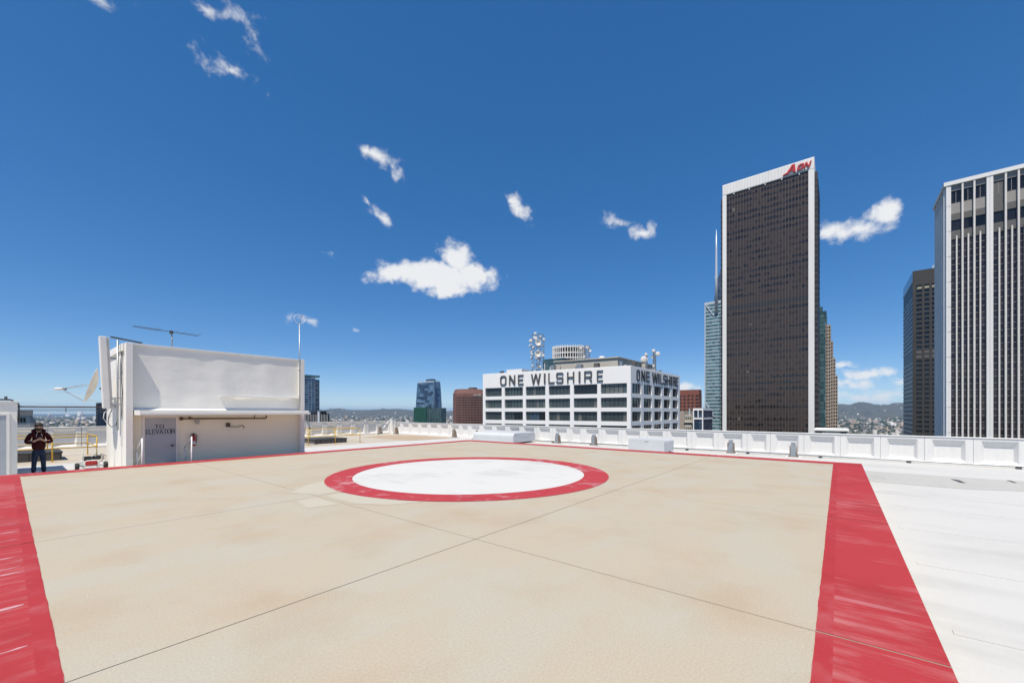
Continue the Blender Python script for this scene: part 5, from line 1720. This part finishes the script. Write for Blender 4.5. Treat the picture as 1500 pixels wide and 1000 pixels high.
# round white tower behind the sign building
rt = empty('round_tower', (350, 205, GZ), 'round white gridded tower top rising behind the sign building', 'skyscraper')
c0 = Vector((338, 198.5, 0))
RR = 16.0
MB().lathe([(RR - .6, GZ), (RR - .6, 63)], Matrix.Translation(c0), 40).build('glazing', 'dark_window', rt, smooth=True)
for z in (63.2, 57.8, 53.0, 48.2, 43.4, 38.6, 33.8):
    MB().lathe([(RR - .7, -.55), (RR, -.55), (RR, .55), (RR - .7, .55)], Matrix.Translation(c0 + Vector((0, 0, z))), 48).build('ring_band', 'stone_white', rt)
fm = MB().box(-.35, .35, -.3, .45, -40, 65.2).mesh('rib', 'stone_white')
for k in range(40):
    a = 2 * math.pi * k / 40
    place(fm, 'rib', rt, Matrix.Translation(c0 + Vector((math.cos(a) * (RR - .25), math.sin(a) * (RR - .25), 0))) @ Matrix.Rotation(a - math.pi / 2, 4, 'Z'))
tb = tower('teal_glass_block', 'low teal glass block with dark base behind the antenna tower', 'building', 162, 176, 96.5, 108.5, 28.0, 1.9, 3.0, 'green_glass', 'green_glass', .12, .06, .1, 21, .4)
for k in range(4):
    MB().box(161.6, 161.9, 97 + k * 3.4, 97.5 + k * 3.4, 15, 24 + (k % 2) * 2).build('mast_post', 'stone_white', tb)

# curved blue tower with green construction netting
lt_ = empty('curved_blue_tower', (405, 478, GZ), 'curved blue glass tower above a block wrapped in green netting', 'skyscraper')


def barrel(x0, x1, y0, y1, zb, zt, bulge, n=10):
    mb_ = MB()
    vs_ = []
    for k in range(n + 1):
        t = k / n
        e = -bulge * max(0, (t - .45) / .55) ** 2.2
        z = zb + (zt - zb) * t
        vs_ += [(x0 - e, y0 - e, z), (x1 + e, y0 - e, z), (x1 + e, y1 + e, z), (x0 - e, y1 + e, z)]
    fs_ = [(i * 4 + j, i * 4 + (j + 1) % 4, i * 4 + 4 + (j + 1) % 4, i * 4 + 4 + j) for i in range(n) for j in range(4)]
    fs_ += [(3, 2, 1, 0), (n * 4, n * 4 + 1, n * 4 + 2, n * 4 + 3)]
    return mb_.add(vs_, fs_)


barrel(378, 393.5, 445.8, 489, GZ, 45, 2.2).build('glass_body', 'blue_glass', lt_)
barrel(377.4, 379.5, 443.6, 447.5, GZ, 46.5, 1.2).build('glass_fin', 'steel_glass', lt_)
MB().box(381, 391.5, 449, 486, 45, 46.6).build('roof_band', 'pale_band', lt_)
MB().box(383, 391, 458, 470, 46.6, 50).build('plant_box', 'steel_glass', lt_)
z = 41.0
while z > -10:
    a = rnd.uniform(446.5, 472)
    xo = 377.6 + max(0, (z + 33) / 78 - .45) ** 2.2 * 7
    MB().box(xo, xo + .8, a, min(487, a + rnd.uniform(6, 24)), z, z + .9).build('dark_band', 'steel_glass', lt_)
    z -= 2.9
nb = empty('netted_block', (368, 450, GZ), 'construction block wrapped in green netting below the curved blue tower', 'building')
MB().box(366, 376, 449, 477, GZ, 8.2).build('netting', 'net_green', nb)
MB().box(367, 376, 418, 448.9, GZ, 7.0).build('glazing', 'green_glass', nb)
for k in range(10):
    MB().box(366.5, 367.0, 418.5 + k * 3.2, 418.8 + k * 3.2, -40, 7.0).build('scaffold_post', 'core_dark', nb)
z = 5.5
while z > -24:
    MB().box(365.6, 366, 449.2, 476.8, z, z + .35).build('scaffold_deck', 'net_green', nb)
    z -= 3.0

# plum brick tower with chamfered corner
pb = empty('plum_brick_tower', (300, 300, GZ), 'plum brick tower with chamfered top corner beside the white sign building', 'skyscraper')
poly = [(285.0, 301.8), (286.2, 293.5), (291.6, 287.5), (301.5, 280.0), (320, 292), (305, 316), (290, 312)]
MB().prism(poly, GZ, 20.5, 'z').build('body', 'plum_brick', pb)
cxp = sum(p[0] for p in poly) / len(poly)
cyp = sum(p[1] for p in poly) / len(poly)
sh_ = [(cxp + (a - cxp) * .86, cyp + (b - cyp) * .86) for a, b in poly]
mb = MB()
n = len(poly)
mb.add([(a, b, 20.5) for a, b in poly] + [(a, b, 25.3) for a, b in sh_], [tuple(range(n, 2 * n))] + [(i, (i + 1) % n, n + (i + 1) % n, n + i) for i in range(n)])
mb.build('sloped_crown', 'plum_brick', pb)
for e0, e1 in ((0, 1), (1, 2), (2, 3)):
    p0, p1 = Vector((*poly[e0], 0)), Vector((*poly[e1], 0))
    dd = (p1 - p0).normalized()
    nn = Vector((dd.y, -dd.x, 0))
    if (Vector((cxp, cyp, 0)) - p0).dot(nn) > 0:
        nn = -nn
    L_ = (p1 - p0).length
    wfn = lambda t, o, z: p0 + dd * t + nn * o + Vector((0, 0, z))
    wm = MB(wfn)
    nb_ = max(2, round(L_ / 1.55))
    z = 17.0
    while z > -24:
        for k in range(nb_):
            wm.box(L_ * (k + .2) / nb_, L_ * (k + .85) / nb_, -.1, .06, z - 1.5, z)
        z -= 2.55
    meta(wm.build('windows', 'dark_window', pb), kind='stuff')
MB().box(297, 303, 289, 296, 25.3, 27.2).build('plant_box', 'panel_dark', pb)
p0, p1 = Vector((*poly[2], 0)), Vector((*poly[3], 0))
dd = (p1 - p0).normalized()
nn = Vector((dd.y, -dd.x, 0))
if (Vector((cxp, cyp, 0)) - p0).dot(nn) > 0:
    nn = -nn
wfn = lambda t, o, z: p0 + dd * t + nn * o + Vector((0, 0, z))
t = 3.2
for k in range(13):
    wd = rnd.uniform(.45, .6)
    if k not in (4, 7):
        MB(wfn).box(t, t + wd * .8, .02, .35, 18.6, 19.7).build('sign_mark', 'label_white', pb)
    t += wd * 1.15
MB(wfn).box(.2, 12, .02, .1, 17.3, 17.6).build('pale_course', 'beige_stone', pb)

# left: blue slab tower, dark block, white stair tower
bt = tower('blue_slab_tower', 'blue glass slab tower seen past the penthouse corner', 'skyscraper', 300, 323, 690, 714, 59, 4.1, 5.6, 'blue_glass', 'pale_band', .12, .05, .3, -40, 2)
MB().box(323.4, 331, 690.5, 712, GZ, 57).build('dark_core', 'steel_glass', bt)
sbm = MB().box(323.4, 331.2, 690.2, 711, 0, 1.0).mesh('core_band', 'panel_grey')
z = 50.0
while z > -40:
    place(sbm, 'core_band', bt, T(0, 0, z))
    z -= 8.2
MB().box(299, 331, 689, 713, 60.5, 64).build('crown_screen', 'aqua_glass', bt)
MB().box(310, 318, 695, 705, 59.002, 61).build('plant_box', 'steel_glass', bt)
bl = empty('black_office_block', (232, 495, GZ), 'low black office block with white mullions beyond the far parapet', 'building')
MB().box(200, 241, 480, 510, GZ, -.5).build('body', 'black_glass', bl)
MB().box(228, 238, 481, 500, -.498, 2.6).build('plant_box', 'core_dark', bl)
for k in range(20):
    MB().box(202.6 + k * 1.9, 202.85 + k * 1.9, 479.6, 480, -40, -1.4).build('mullion', 'tower_white', bl)
wst = empty('white_shaft', (136.5, 291, GZ), 'slender white chimney shaft in front of the black office block', 'chimney')
MB().box(136.1, 137.3, 290.4, 291.6, GZ, 2.0).build('shaft', 'tower_white', wst)
MB().box(136.0, 137.4, 290.3, 291.7, 2.002, 2.3).build('cap', 'tower_white', wst)
gb = empty('grey_concrete_block', (-6, 246, GZ), 'grey concrete block with dark window strips behind the left penthouse', 'building')
MB().box(-14, .5, 240, 256, GZ, -4.2).build('lower_wall', 'panel_grey', gb)
MB().box(-14, -1.9, 240.6, 256, -4.198, .3).build('upper_wall', 'roof_grey', gb)
MB().box(-14.2, -1.2, 240.2, 256.2, .302, 2.3).build('roof_slab', 'panel_grey', gb)
MB().add([(-1.9, 240.6, -4.19), (.5, 240.6, -4.19), (-1.9, 240.6, 1.2), (-1.9, 255, -4.19), (.5, 255, -4.19), (-1.9, 255, 1.2)], [(0, 1, 2), (5, 4, 3), (0, 2, 5, 3), (1, 4, 5, 2), (0, 3, 4, 1)]).build('sloped_wing', 'panel_grey', gb)
for a in (-5.4, -4.5, -3.7):
    MB().box(a, a + .6, 240.5, 240.62, -2.5, -.6).build('window', 'dark_window', gb)
for a in (-6.0, -4.8, -3.6, -2.2, -1.0):
    MB().box(a, a + .95, 239.9, 240.02, -8.4, -5.2).build('window', 'dark_window', gb)
dt = tower('dark_slab_tower', 'dark slab tower half hidden by the penthouse side wall', 'tower', 51.5, 66, 586, 600, 11, 3.3, 3.0, 'steel_glass', 'core_dark', .3, .1, .2, -40, 2)

# ------------------------------------------------------------------ haze: one even body of air round the whole place
hz = bpy.data.materials.new('haze_air')
hz.use_nodes = True
hz.node_tree.nodes.clear()
ho = hz.node_tree.nodes.new("ShaderNodeOutputMaterial")
hv_ = hz.node_tree.nodes.new("ShaderNodeVolumePrincipled")
hv_.inputs['Color'].default_value = (.42, .68, 1.0, 1)
hv_.inputs['Density'].default_value = 3.6e-5
hv_.inputs['Anisotropy'].default_value = .2
hz.node_tree.links.new(hv_.outputs[0], ho.inputs['Volume'])
M['haze_air'] = hz
meta(MB().box(-31000, 31000, -31000, 31000, GZ - 1.5, 265).build('haze', 'haze_air'), kind='stuff')
